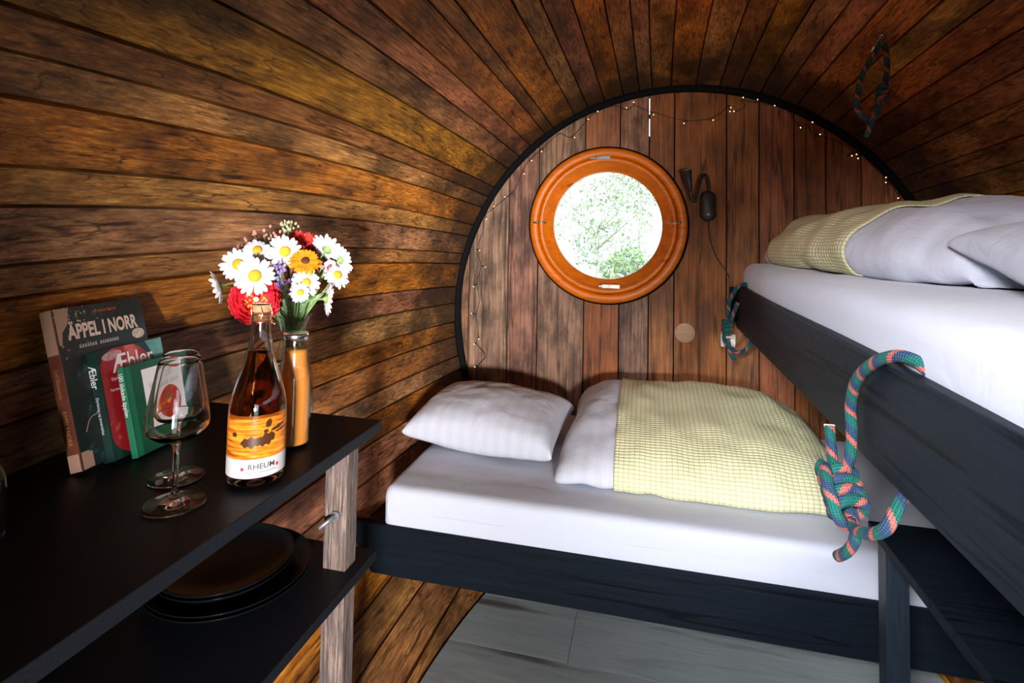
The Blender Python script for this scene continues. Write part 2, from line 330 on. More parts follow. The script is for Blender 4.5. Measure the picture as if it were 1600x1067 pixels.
# floor planks
g=G(); fy=-.7; rows=[-.7,-.43,-.16,.11,.38,.65,.92,1.19,1.5,1.745,1.99,2.235,2.48,2.6]
for j in range(len(rows)-1):
    a,b=rows[j]+.0009,rows[j+1]-.0009
    xs=[-1.1]+[CX-.75+((j*.53)%1.1)+1.25*k for k in range(2)]+[1.5]
    for k in range(len(xs)-1):
        def cl(x,y): 
            lo=hx(y,0,-1)+.022; hi=hx(y,0,1)-.022; return max(lo,min(hi,x))
        x0,x1=xs[k]+.0008,xs[k+1]-.0008
        n=6; v=[];
        for s in range(n+1):
            y=a+(b-a)*s/n; v+=[(cl(x0,y),y,0),(cl(x1,y),y,0),(cl(x0,y),y,-.02),(cl(x1,y),y,-.02)]
        f=[]
        for s in range(n):
            q=s*4; f+=[(q,q+1,q+5,q+4),(q+2,q+6,q+7,q+3),(q,q+4,q+6,q+2),(q+1,q+3,q+7,q+5)]
        f+=[(0,2,3,1),(n*4,n*4+1,n*4+3,n*4+2)]
        g.add(v,f)
fl=struct('floor',g,m_floor,smooth=False)
g=G()
for y in rows[1:-1]: g.box(cl(-1.1,y)+.02,cl(1.5,y)-.02,y-.004,y+.004,-.012,-.0035)
obj('floor_joint',g,plain('pale_floor_joint',(.55,.55,.52),rough=.7),fl,smooth=False)
g=G(); g.box(-1.1,1.4,-.7,2.6,-.06,-.025); struct('trim_2',g,m_dark,smooth=False)
# end wall planks with round hole for the window
WC=at(951,351,2.55); WCX,WCZ=WC.x-.012,WC.z-.002; HR=.335
xs=[-.95,-.848,-.652,-.506,-.285,-.123,-.003+.012,.12,.343,.477,.618,.742,.878,1.018,1.16,1.3]
g=G()
def clipcol(g,x0,x1,y0,y1):
    """plank between x0 and x1, cut by the barrel circle and by the round window opening"""
    n=max(2,int((x1-x0)/.012)); r=R(WALL)+.03; seen={}
    cols=[]
    for i in range(n+1):
        x=x0+(x1-x0)*i/n; h=r*r-(x-CX)**2; h=math.sqrt(h) if h>0 else 0.001
        d=HR*HR-(x-WCX)**2; cols.append((x,CZ-h,CZ+h,math.sqrt(d) if d>0 else 0))
    def seg(sel):
        pts=[(c[0],)+sel(c) for c in cols]; v=[]
        for x,a_,b_ in pts: v+=[(x,y0,a_),(x,y0,b_),(x,y1,a_),(x,y1,b_)]
        idx=[]
        for p in v:
            k=(round(p[0],5),p[1],round(p[2],5))
            if k not in seen: seen[k]=len(g.v); g.add([p],[])
            idx.append(seen[k])
        def face(*q):
            q=[idx[i] for i in q]; 
            if len(set(q))==4: g.f.append(tuple(q)); g.mi.append(0)
        for i in range(n):
            q=i*4
            for t_ in ((q,q+4,q+5,q+1),(q+2,q+3,q+7,q+6),(q,q+2,q+6,q+4),(q+1,q+5,q+7,q+3)): face(*t_)
        q=n*4; face(0,1,3,2); face(q,q+2,q+3,q+1)
    if any(c[3]>0 for c in cols):
        seg(lambda c:(c[1],WCZ-c[3])); seg(lambda c:(WCZ+c[3],c[2]))
    else: seg(lambda c:(c[1],c[2]))
for i in range(len(xs)-1):
    dy=random.uniform(-.003,.003)
    k0=len(g.f); clipcol(g,xs[i]+.0030,xs[i+1]-.0030,WALL+dy,WALL+.03)
    g.mi[k0:]=[1 if xs[i]>.1 or i in (4,6) else 0]*(len(g.f)-k0)
wb=struct('wall_back',g,[m_plank,m_plank2],smooth=False)
# dark backing behind the planks, split so that one joint lets the sky through
g=G(); clipcol(g,-.95,.0075,WALL+.032,WALL+.05); clipcol(g,.0105,1.3,WALL+.032,WALL+.05); 
g.box(.0,.02,WALL+.03,WALL+.052,.0,WCZ-HR+.04); g.box(.0,.02,WALL+.03,WALL+.052,WCZ+HR-.04,1.782); g.box(.0,.02,WALL+.03,WALL+.052,1.868,1.885); g.box(.0,.02,WALL+.03,WALL+.052,1.985,2.1)
struct('trim_3',g,m_dark,smooth=False)
# round wooden plug
pl=at(1070,520,2.6); g=G(); Mx=Matrix.Rotation(PI/2,4,'X'); g.lathe([(.0001,.006),(.040,.006),(.0445,.003),(.0445,-.01)],36,(pl.x,WALL,pl.z),Mx)
m_plug=wood('plug_wood',[(.3,(.33,.20,.13)),(.6,(.5,.33,.22)),(.8,(.6,.42,.3))],'x',fine=45,blotch=.15,rough=.65)
o=obj('wooden_plug',g,m_plug,wb,smooth=True); o['label']='pale round wooden plug set into the planks'
# black sealing strip round the end wall
def ring(y,r,rad,x0=CX,z0=CZ,n=120,a0=0,a1=2*PI,wob=0):
    return [Vector((x0+(r+wob*noise.noise(Vector((math.cos(t)*3,math.sin(t)*3,1))))*math.cos(t),y,z0+(r+wob*noise.noise(Vector((math.cos(t)*3,math.sin(t)*3,1))))*math.sin(t))) for t in [a0+(a1-a0)*k/n for k in range(n)]]
g=G(); g.tube(ring(WALL-.014,R(WALL-.014)-.008,0,wob=.004),.019,8,closed=True); struct('trim_4',g,m_rubber)
# front wall behind the camera, its doorway shaped to cut the incoming light
g=G(); r=R(-.7)+.03
for x0,x1,z0,z1 in ((-1.1,-.01,-.3,2.2),(.64,1.5,-.3,2.2),(-.01,.64,1.20,2.2),(-.01,.64,-.3,.0)): g.box(x0,x1,-.74,-.7,z0,z1)
struct('wall_front',g,m_plank,smooth=False)
g=G()
for x0,x1,z0,z1 in ((-.03,-.01,0,1.22),(.64,.66,0,1.22),(-.01,.64,1.20,1.22)): g.box(x0,x1,-.76,-.66,z0,z1)
struct('door_1',g,m_blackx,smooth=False,bevel=.003)

# ------------------------------------------------------------------ round window
w=bpy.data.objects.new('window_1',None); COL.objects.link(w); w['kind']='structure'; w.location=(WCX,2.6,WCZ)
FR=Matrix(((1,0,0,0),(0,0,1,0),(0,-1,0,0),(0,0,0,1))).inverted()   # lathe z -> world -y
FR=Matrix.Rotation(PI/2,4,'X')
def lay(prof,name,m,par=w,**k):
    g=G(); g.lathe(prof,96,(0,0,0),FR); return obj(name,g,m,par,**k)
lay([(.360,-.02),(.368,0),(.368,.010),(.355,.014)],'outer_seal',m_rubber)
fr=lay([(.335,-.04),(.357,-.02),(.3575,.036),(.352,.045),(.342,.049),(.330,.049),(.322,.046),(.3165,.040),(.3165,.02),(.30,.0),(.30,-.04)],'window_frame',m_win)
sa=lay([(.3135,-.01),(.3135,.047),(.310,.053),(.303,.055),(.294,.053),(.2895,.047),(.288,.040),(.284,.036),(.274,.024),(.262,.014),(.2515,.007),(.2505,.0),(.2505,-.04)],'window_sash',m_win)
lay([(.2515,.003),(.249,.001),(.249,-.01)],'glazing_bead',plain('cream_bead',(.75,.6,.45),rough=.5),sa)
m_pane,nt,b=M_('window_glass'); nt.nodes.remove(b); t=N(nt,'ShaderNodeBsdfTransparent'); gl=N(nt,'ShaderNodeBsdfGlossy'); gl.inputs['Roughness'].default_value=.02; fz=N(nt,'ShaderNodeFresnel'); mxs=N(nt,'ShaderNodeMixShader')
t.inputs[0].default_value=(.95,.98,.97,1); nt.links.new(fz.outputs[0],mxs.inputs[0]); nt.links.new(t.outputs[0],mxs.inputs[1]); nt.links.new(gl.outputs[0],mxs.inputs[2]); nt.links.new(mxs.outputs[0],nt.nodes['Material Output'].inputs[0])
lay([(.0001,-.008),(.251,-.008),(.251,-.012),(.0001,-.012)],'pane',m_pane,sa,smooth=False)
for u in (844,1053):
    p=at(u,348,2.545); s=-1 if u<900 else 1; q=p-Vector((WCX,2.6,WCZ)); g=G()
    g.tube([Vector((q.x-.031,-.057,q.z)),Vector((q.x+.031,-.057,q.z))],.0042,10)
    for k in range(5): g.tube([Vector((q.x-.026+k*.012,-.057,q.z)),Vector((q.x-.0235+k*.012,-.057,q.z))],.0052,10)
    o=obj('hinge_pin',g,m_steel,w)
    g=G(); g.box(q.x+(-.0 if s>0 else -.045)-.01*s,q.x+(.045 if s>0 else 0)-.01*s,-.0555,-.05,q.z-.0008,q.z+.0008); obj('frame_joint',g,m_dark,w,smooth=False)
m_latch=plain('dull_nickel',(.36,.33,.30),rough=.35,metal=1)
for u,v,fl_ in ((937,247,-1),(951,447,1)):
    q=at(u,v,2.545)-Vector((WCX,2.6,WCZ)); g=G(); g.box(q.x-.012,q.x+.05,-.068,-.058,q.z-.008,q.z+.009) if fl_<0 else g.box(q.x-.03,q.x+.05,-.068,-.058,q.z-.009,q.z+.008)
    g.box(q.x-.045,q.x-.008,-.064,-.057,q.z-.005,q.z+.003); g.tube([Vector((q.x+.003,-.055,q.z)),Vector((q.x+.003,-.074,q.z))],.007,12)
    obj('window_latch',g,m_latch,w,smooth=False,bevel=.0015)

# ------------------------------------------------------------------ outside
g=G(); g.box(-60,60,-30,26,-1.6,-1.5); struct('ground',g,plain('dry_grass',(.42,.40,.26),rough=.9,var=.3,bscale=3),smooth=False)
g=G(); g.box(-200,200,26,380,-1.75,-1.7); struct('water',g,plain('sea_water',(.35,.5,.62),rough=.35,var=.1,bscale=.3),smooth=False)
m_leaf=plain('pale_leaf',(.22,.28,.14),rough=.6,var=.35,bscale=2.2)
def leafcloud(cx,cy,cz,rx,ry,rz,n,size,seed,g):
    rnd=random.Random(seed)
    for _ in range(n):
        while True:
            p=Vector((rnd.uniform(-1,1),rnd.uniform(-1,1),rnd.uniform(-1,1)))
            if p.length<1: break
        if noise.noise(p*2.6+Vector((seed,0,0)))<-.12: continue
        c=Vector((cx+p.x*rx,cy+p.y*ry,cz+p.z*rz)); a=Vector((rnd.gauss(0,1),rnd.gauss(0,1),rnd.gauss(0,1))).normalized(); b_=a.orthogonal().normalized(); s=size*rnd.uniform(.6,1.3)
        g.add([c-a*s,c+b_*s*.35,c+a*s,c-b_*s*.35],[(0,1,2,3)])
for k,(cx,cy,cz,rr,lab) in enumerate(((-.42,9.3,1.52,.92,'pale leafy tree outside the round window, nearest the glass'),(.25,10.7,2.5,.85,'leafy tree crown at the upper right of the round window view'),(.15,7.85,.80,.45,'low shrub below the leafy tree in the window view'))):
    t=thing('tree' if k<2 else 'shrub',(cx-.5,cy,-1.5),lab,'tree' if k<2 else 'shrub')
    g=G(); leafcloud(cx-.35,cy,cz,rr,.6,rr*.85,3400,.040,k+3,g); obj('foliage',g,m_leaf,t,smooth=False,off=t.location)
    g=G(); rnd=random.Random(k)
    g.tube(smooth_path([(cx-.5,cy,-1.5),(cx-.45,cy,-.4),(cx-.35,cy+.1,cz)]),lambda q:.028*(1-.7*q),8)
    for _ in range(9):
        a=Vector((cx-.4,cy,cz-.5*rnd.random())); g.tube([a,a+Vector((rnd.uniform(-.7,.7),rnd.uniform(-.2,.2),rnd.uniform(.2,.7)))],.012,5)
    obj('trunk',g,plain('bark_%d'%k,(.40,.34,.27),rough=.9),t,off=t.location)
g=G(); rnd=random.Random(5)
for _ in range(420):
    x=rnd.uniform(-3.5,1.6); y=rnd.uniform(5.2,7.2); h=rnd.uniform(1.6,2.5); dx=rnd.uniform(-.15,.4)
    g.tube([(x,y,-1.5),(x+dx*.4,y,-1.5+h*.6),(x+dx,y,-1.5+h)],lambda q:.009*(1-.6*q),4)
o=obj('reeds',g,plain('dry_reed',(.50,.42,.30),rough=.8,var=.3,bscale=6)); tag(o,'thin dry reeds standing along the bottom of the window view','reeds',kind='stuff')

# ------------------------------------------------------------------ left shelf unit
TZ=.8955; SZ=.617
t=thing('shelf_unit',(-.8,.45,0),'black two-tier shelf unit on weathered posts along the left wall','shelf'); L=t.location
def shelf_panel(z,th,ya,yb,xf,side=-1,gap=.008):
    g=G(); n=24; P=[]
    for j in range(n+1):
        y=ya+(yb-ya)*j/n; zc=z-th if z<CZ else z
        P.append((hx(y,zc,side)-side*gap,y))
    v=[];f=[]
    for x,y in P: v+=[(xf,y,z),(x,y,z),(xf,y,z-th),(x,y,z-th)]
    for j in range(n):
        q=j*4; f+=[(q,q+4,q+5,q+1),(q+2,q+3,q+7,q+6),(q,q+2,q+6,q+4),(q+1,q+5,q+7,q+3)]
    q=n*4; f+=[(0,1,3,2),(q,q+2,q+3,q+1)]
    g.add(v,f); return g
obj('tabletop',shelf_panel(TZ,.024,-.3,1.143,-.57),m_top,t,smooth=False,bevel=.0015,off=L)
obj('shelf_board',shelf_panel(SZ,.02,-.3,1.136,-.57),m_top,t,smooth=False,bevel=.0015,off=L)
for y in (1.067,-.2):
    g=G(); g.box(-.646,-.595,y-.022,y+.022,SZ,TZ-.024); a=obj('post',g,m_post,t,smooth=False,bevel=.002,off=L)
    g=G(); g.box(-.646,-.595,y-.022,y+.022,0,SZ-.02); obj('post',g,m_post,t,smooth=False,bevel=.002,off=L)
    if y>1:
        p=Vector((-.618,1.045,.728)); g=G(); g.tube([p,p+Vector((.0,-.012,.002)),p+Vector((-.018,-.035,-.012))],.0045,8); g.tube([p+Vector((0,.001,0)),p+Vector((0,-.006,0))],.010,10)
        obj('peg',g,plain('grey_iron',(.25,.25,.27),rough=.5,metal=.8),a,off=L)

# ------------------------------------------------------------------ right shelf
t=thing('side_shelf',(.8,.6,0),'black side shelf on a square post under the upper bunk','shelf'); L=t.location
obj('shelf_top',shelf_panel(.655,.022,-.3,1.493,.511,1),m_blackx,t,smooth=False,bevel=.002,off=L)
m_blackz=wood('black_stained_post',[(.3,(.004,.007,.011)),(.6,(.012,.02,.03)),(.85,(.04,.06,.09))],'z',fine=70,blotch=.3,dark=(.006,.009,.013),rough=.42,bump=.6,hue=0,val=.1,spec=.25)
for y in (1.40,-.2):
    g=G(); g.box(.514,.559,y,y+.045,0,.633); obj('post',g,m_blackz,t,smooth=False,bevel=.002,off=L)

# ------------------------------------------------------------------ lower bed
def xl(y,z): return hx(y,z,-1)
BY=1.65
t=thing('bed_frame',(.15,2.2,0),'black wooden frame of the lower bed across the barrel end','bed frame'); L=t.location
g=G(); v=[]
def hullboard(z0,z1,y0,y1,n=8):
    g=G(); v=[];f=[]
    for j in range(n+1):
        z=z0+(z1-z0)*j/n
        for y in (y0,y1): v+=[(hx(max(y0,y1),z,-1)+.006,y,z),(hx(max(y0,y1),z,1)-.006,y,z)]
    for j in range(n):
        q=j*4; f+=[(q,q+1,q+5,q+4),(q+3,q+2,q+6,q+7),(q+2,q,q+4,q+6),(q+1,q+3,q+7,q+5)]
    q=n*4; f+=[(1,0,2,3),(q,q+1,q+3,q+2)]
    return g.add(v,f)
obj('front_board',hullboard(.228,.381,BY,BY+.03),m_blackx,t,smooth=False,bevel=.003,off=L)
g=hullboard(.33,.352,BY+.032,2.52,2); obj('slat_base',g,m_dark,t,smooth=False,off=L)
# rounded slab (mattress) whose sides may follow the barrel
def slab(x0f,x1f,y0,y1,z0,z1,rad,wr=.004,seed=0,ny=26,nx=44):
    """closed rounded cushion: cross-section around X-Z swept along Y"""
    P=[];UV=[]
    ys=[y0+ (y1-y0)*(.5-.5*math.cos(PI*j/ny)) for j in range(ny+1)]
    for y in ys:
        e=min(y-y0,y1-y)/rad; e=math.sqrt(max(0,1-(1-min(1,e))**2)); h=(z1-z0)/2; ins=rad*(1-e)
        X0,X1=x0f(y)+ins*.5,x1f(y)-ins*.5; zc=(z0+z1)/2; hh=max(.0005,h-ins*.85); rr=min(rad,hh)
        row=[]
        def arc(cx,cz,a0,a1,n=6):
            for k in range(n+1):
                a=a0+(a1-a0)*k/n; row.append(Vector((cx+rr*math.cos(a),y,cz+rr*math.sin(a))))
        arc(X0+rr,zc-hh+rr,-PI/2,-PI); arc(X0+rr,zc+hh-rr,PI,PI/2)
        for k in range(1,nx): row.append(Vector((X0+rr+(X1-X0-2*rr)*k/nx,y,zc+hh)))
        arc(X1-rr,zc+hh-rr,PI/2,0); arc(X1-rr,zc-hh+rr,0,-PI/2)
        for i,p in enumerate(row):
            d=noise.noise(Vector((p.x*3+seed,p.y*7,p.z*11)))*wr+noise.noise(Vector((p.x*8+seed,p.y*16,p.z*5)))*wr*.4
            wz=max(0,min(1,(p.z-z0)/.06)); wz=wz*wz*(3-2*wz); wy=max(0,1-(y-y0)/(rad*2.5)); p.z+=d*wz; p.y-=d*.6*wy*wz
        P.append(row); L_=0; u=[]
        for i,p in enumerate(row):
            if i: L_+=(p-row[i-1]).length
            u.append((L_,y))
        UV.append(u)
    zc=(z0+z1)/2
    def shrink(row,k,dy): return [Vector((p.x+(0),p.y+dy,zc+(p.z-zc)*k)) for p in row]
    a,b_=P[0],P[-1]; P=[shrink(a,0,0),shrink(a,.4,-.0006),shrink(a,.75,-.0006),shrink(a,.95,-.0003)]+P+[shrink(b_,.75,0),shrink(b_,0,0)]; UV=[UV[0]]*4+UV+[UV[-1]]*2
    g=G(); g.grid(P,UV,closed=True)
    return g
MZ=.498
g=slab(lambda y:max(-.815,hx(y,.36,-1)+.014),lambda y:hx(y,.36,1)-.014,BY+.010,2.55,.356,MZ,.028,wr=.006,seed=2,ny=40)
o=obj('mattress',g,m_sheet); tag(o,'wide mattress in a white sheet on the lower bed','mattress')

# ------------------------------------------------------------------ pillows
def pillow(name,w,l,h,M,label,cat,seed=0,group=None,mat=None):
    n=40; g=G()
    for s in (1,-1):
        P=[];UV=[]
        for j in range(n+1):
            v=-math.cos(PI*j/n); row=[];u_=[]
            for i in range(n+1):
                u=-math.cos(PI*i/n)
                x=u*w/2*(1-.07*(1-v*v)*abs(u)**3); y=v*l/2*(1-.08*(1-u*u)*abs(v)**3)
                q=max(0,(1-u*u))*max(0,(1-v*v)); z=s*h/2*(q**.33)*(1+.10*noise.noise(Vector((u*1.6+seed,v*1.6,s))))
                e=1-q**.5
                z+=s*.006*(q**.3)*noise.noise(Vector((u*5+seed,v*4,s*3)))+.008*e*math.sin(5*u+3*v+seed)*(q**.15 if q>0 else 0)
                if s<0: z*=.75
                row.append(Vector((x,y,z)));u_.append((x,y))
            P.append(row);UV.append(u_)
        if s<0: P=[r[::-1] for r in P];UV=[r[::-1] for r in UV]
        g.grid(P,UV)
    g.xf(M); o=obj(name,g,mat or m_satin); tag(o,label,cat,group)
    # weld seam
    bm_mod=o.modifiers.new('weld','WELD'); bm_mod.merge_threshold=.0005
    return o
M=Matrix.Translation((-.585,2.13,MZ+.085))@Matrix.Rotation(math.radians(-3),4,'Z')@Matrix.Rotation(math.radians(6),4,'X')@Matrix.Rotation(math.radians(2.5),4,'Y')
pillow('pillow',.57,.43,.225,M,'plump white striped pillow on the lower bed by the left wall','pillow',1)

# ------------------------------------------------------------------ lofted duvets
def spline(pts,n):
    p=smooth_path([Vector((a,b,0)) for a,b in pts],n); return [(q.x,q.y) for q in p]
def loft(fn,ss,prof,wr,seed,off=0.0,caps=True,wsc=(6,6,6)):
    """fn(s,(a,b))->Vector, grid over ss x prof, wrinkled along the normal"""
    P=[[fn(s,q) for q in prof] for s in ss]; n,m=len(P),len(P[0])
    Q=[];UV=[]
    for j in range(n):
        row=[];u=[];L_=0
        for i in range(m):
            a=P[min(j+1,n-1)][i]-P[max(j-1,0)][i]; b=P[j][min(i+1,m-1)]-P[j][max(i-1,0)]
            nn=a.cross(b); nn=nn.normalized() if nn.length>1e-9 else Vector((0,0,1))
            p=P[j][i]; d=wr*noise.noise(Vector((p.x*wsc[0]+seed,p.y*wsc[1],p.z*wsc[2])))+wr*.5*noise.noise(Vector((p.x*15+seed,p.y*13,p.z*14)))
            row.append(p+nn*(d+off)); 
            if i: L_+=(P[j][i]-P[j][i-1]).length
            u.append((ss[j],L_))
        Q.append(row);UV.append(u)
    g=G(); g.grid(Q,UV)
    if caps:
        for q in (0,n-1):
            f=tuple(q*m+i for i in range(m)); g.f.append(f if q else f[::-1]); g.mi.append(0)
    return g
# lower duvet: profile in Y-Z, swept along X
LP=spline([(1.86,MZ+.004),(1.825,MZ+.010),(1.815,MZ+.030),(1.83,MZ+.065),(1.88,MZ+.105),(1.97,MZ+.142),(2.09,MZ+.170),(2.23,MZ+.190),(2.36,MZ+.203),(2.45,MZ+.198),(2.50,MZ+.15),(2.505,MZ+.07),(2.47,MZ+.004)],5)
LX0,LX1=-.285,.63
def lduv(x,q,x0=LX0,x1=LX1):
    s=(x-(x0+x1)/2)/((x1-x0)/2); e=max(0,1-abs(s)**7)**.45
    if s>0: e=max(0,1-abs(s)**3.2)**.5
    yc=2.16; k=.25+.75*e if s<0 else .35+.65*e; kz=.12+.88*e
    sag=.02*math.sin(3.1*x+1)-.012*math.exp(-((x-.27)/.05)**2)
    return Vector((x,yc+(q[0]-yc)*(1-.10*(1-e)),MZ+(q[1]-MZ)*(kz+sag)))
xs_=[LX0+(LX1-LX0)*(.5-.5*math.cos(PI*j/70)) for j in range(71)]
g=loft(lduv,xs_,LP,.014,3,wsc=(9,4,6)); o=obj('duvet',g,m_satin); tag(o,'folded white duvet under the waffle bedspread on the lower bed','duvet')
xb=[-.097+(.697)*j/60 for j in range(61)]
k0=3
g=loft(lambda x,q:lduv(min(x,.625),q),xb,LP[k0:-8],.014,3,off=.006,caps=False,wsc=(9,4,6)); 
for p in g.v: p.z=max(p.z,MZ+.006)
o=obj('bedspread',g,m_waffle,solid=.004); tag(o,'yellow-green waffle bedspread over the duvet on the lower bed','bedspread')

# ------------------------------------------------------------------ upper bunk
t=thing('bunk_frame',(.75,1.2,.9),'black wooden board frame carrying the upper bunk on the right','bunk bed'); L=t.location
g=G(); g.box(.38,.412,-.35,2.575,.927,1.113); obj('side_board',g,m_black,t,smooth=False,bevel=.004,off=L)
g=shelf_panel(1.07,.02,-.35,2.57,.415,1,.01); obj('slat_base',g,m_dark,t,smooth=False,off=L)
g=G(); g.box(.355,1.1,2.578,2.598,.95,1.10); obj('wall_cleat',g,m_blackx,t,smooth=False,off=L)
UZ=1.206
g=slab(lambda y:.398-.006*math.sin(4*y),lambda y:hx(y,1.1,1)-.015,-.33,2.555,1.078,UZ,.045,wr=.008,seed=9,ny=60,nx=30)
o=obj('mattress',g,m_sheet); tag(o,'thick mattress in a white sheet on the upper bunk','mattress')
UP_=spline([(.06,.002),(.012,.012),(-.012,.05),(-.006,.10),(.03,.15),(.09,.19),(.18,.215),(.29,.228),(.40,.222),(.48,.19),(.51,.13),(.50,.05),(.45,.002)],5)
UY0,UY1=1.47,2.53
def ux0(y):
    pts=[(1.40,.73),(1.5,.70),(1.65,.635),(1.8,.585),(2.0,.55),(2.3,.51),(2.53,.495)]
    for (a,b),(c,d) in zip(pts,pts[1:]):
        if y<=c: return b+(d-b)*(y-a)/(c-a)
    return .495
def uduv(y,q):
    s=(y-(UY0+UY1)/2)/((UY1-UY0)/2); e=max(0,1-abs(s)**(6 if s>0 else 5))**.5
    x0=ux0(y); wq=(1.10-x0)/.51
    return Vector((x0+(q[0]*wq-.2)*(1-.12*(1-e))+.2,y,UZ+q[1]*(.15+.85*e)*(1.0 if y>1.7 else 1.02)))
ys_=[UY0+(UY1-UY0)*(.5-.5*math.cos(PI*j/70)) for j in range(71)]
g=loft(uduv,ys_[::-1],UP_,.018,5,wsc=(9,6,8)); o=obj('duvet',g,m_satin); tag(o,'rolled white striped duvet lying on the upper bunk','duvet')
yb_=[1.80+(2.44-1.80)*j/40 for j in range(41)]
g=loft(uduv,yb_[::-1],UP_[3:-6],.018,5,off=.006,caps=False,wsc=(9,6,8))
for p in g.v: p.z=max(p.z,UZ+.006)
o=obj('bedspread',g,m_waffle,solid=.004); tag(o,'folded yellow-green waffle bedspread wrapped over the duvet on the upper bunk','bedspread')
M=Matrix.Translation((.985,1.245,UZ+.078))@Matrix.Rotation(math.radians(-4),4,'Z')@Matrix.Rotation(math.radians(10),4,'X')@Matrix.Rotation(math.radians(-3),4,'Y')
pillow('pillow',.64,.46,.18,M,'white striped pillow on the upper bunk at the right edge','pillow',4)

# ------------------------------------------------------------------ ropes
def helix(a,b,r,turns,n=16,ph=0,ey=1.0):
    a,b=Vector(a),Vector(b); ax=(b-a).normalized(); u=ax.cross(Vector((1,0,0))).normalized(); w_=ax.cross(u)
    return [a+(b-a)*(k/(n*turns))+(u*math.cos(ph+2*PI*k/n)*ey+w_*math.sin(ph+2*PI*k/n))*r for k in range(int(n*turns)+1)]
RR=.0095
t=thing('rope',(.37,1.1,1.11),'thick teal and pink rope with big knot over the middle of the bunk board','rope'); L=t.location
pth=[(.415,.955,1.108),(.408,.955,1.122),(.397,.965,1.133),(.383,.985,1.135),(.372,1.02,1.122),(.366,1.06,1.10),(.364,1.10,1.072),(.364,1.128,1.04),(.364,1.141,1.005),(.364,1.135,.97),(.362,1.133,.936),(.358,1.138,.905),(.352,1.143,.88),(.350,1.13,.85),(.352,1.10,.825),(.352,1.083,.812),(.350,1.088,.792),(.346,1.105,.768),(.340,1.135,.742)]
g=G(); g.tube(smooth_path(pth,6),RR,14); obj('standing_part',g,m_rope,t,off=L)
g=G(); g.tube(smooth_path([(.345,1.195,.955),(.344,1.184,.93),(.345,1.178,.90),(.345,1.165,.872),(.345,1.13,.84)],6),RR,14); tl=obj('rope_tail',g,m_rope,t,off=L)
g=G(); g.tube([(.345,1.195,.953),(.345,1.1965,.9575)],RR*1.02,14); obj('whipping',g,plain('white_rope_end',(.8,.75,.75),rough=.8),tl,off=L)
g=G(); g.tube(smooth_path([(.345,1.085,.828),(.343,1.06,.828),(.345,1.03,.838),(.350,1.0,.852),(.357,.972,.875),(.370,.975,.897),(.388,.995,.913),(.41,1.03,.913)],6),RR,14); obj('lower_loop',g,m_rope,t,off=L)
g=G(); hp=helix((.347,1.168,.884),(.347,1.095,.838),.0265,4.2,n=18,ph=1.0,ey=1.0); g.tube(hp,RR*1.05,14); obj('knot_wraps',g,m_rope,t,off=L)
g=G(); g.tube(smooth_path([(.318,1.128,.90),(.312,1.095,.885),(.314,1.075,.865),(.318,1.068,.845),(.330,1.075,.828),(.345,1.09,.822)],6),RR*1.05,14); obj('knot_crossing',g,m_rope,t,off=L)
# far rope
t=thing('rope',(.34,2.42,1.05),'teal rope knotted over the far end of the upper bunk board beside the end wall','rope'); L=t.location
def Y_(pts,dy=0): return [(x,2.42+dy+(.02 if x>.38 and z<1.05 else 0),z) for x,z in pts]
RF=.0085
g=G(); g.tube(smooth_path(Y_([(.418,1.105),(.404,1.122),(.388,1.126),(.369,1.120),(.353,1.10),(.34,1.076),(.33,1.055),(.327,1.024),(.325,.997),(.324,.969),(.326,.94),(.33,.915)]),5),RF,10); obj('standing_part',g,m_rope,t,off=L)
g=G(); g.tube(smooth_path(Y_([(.361,1.053),(.353,1.029),(.345,1.008),(.338,.984),(.33,.95)],-.01),5),RF,10); obj('rope_tail',g,m_rope,t,off=L)
g=G(); g.tube(helix((.322,2.41,.978),(.322,2.41,.925),.015,3.2,n=14),RF,10); obj('knot_wraps',g,m_rope,t,off=L)
g=G(); g.tube(smooth_path(Y_([(.315,.925),(.313,.90),(.323,.875),(.343,.856),(.366,.845),(.39,.848),(.412,.868),(.425,.90)],.02),5),RF,10); obj('lower_loop',g,m_rope,t,off=L)
g=G(); g.tube(smooth_path(Y_([(.325,.905),(.33,.86),(.34,.835),(.352,.82)],-.01),5),RF,10); obj('rope_end',g,m_rope,t,off=L)
p=at(1137,531,2.585); g=G(); g.box(p.x-.03,p.x+.03,2.565,2.6,p.z-.028,p.z+.028); o=obj('socket_box',g,plain('white_plastic',(.8,.78,.76),rough=.4),smooth=False,bevel=.004); tag(o,'small white plastic box on the end wall behind the far rope','socket')
# rope hanging from the screw eye
e0=Vector((.731,1.99,1.975))
t=thing('rope',(.74,1.99,1.9),'dark teal rope hanging from the metal eye high on the right wall','rope'); L=t.location
A_=[(.733,1.957),(.744,1.94),(.749,1.879),(.743,1.815),(.731,1.758),(.708,1.707),(.687,1.65)]
B_=[(.731,1.957),(.71,1.914),(.681,1.857),(.663,1.793),(.659,1.735),(.679,1.705),(.708,1.72),(.725,1.758),(.735,1.80)]
g=G(); g.tube(smooth_path([(x,1.99,z) for x,z in A_],5),.0085,10); obj('standing_part',g,m_rope,t,off=L)
g=G(); g.tube(smooth_path([(x,1.985+.012*math.sin(i),z) for i,(x,z) in enumerate(B_)],5),.0085,10); obj('loop',g,m_rope,t,off=L)
g=G(); g.tube(helix((.738,1.988,1.81),(.732,1.988,1.765),.013,2.5,n=14),.0085,10); obj('knot_wraps',g,m_rope,t,off=L)
n_=(Vector((CX,1.99,CZ))-Vector((e0.x,1.99,e0.z))).normalized(); hp_=Vector((CX,1.99,CZ))-n_*R(1.99)
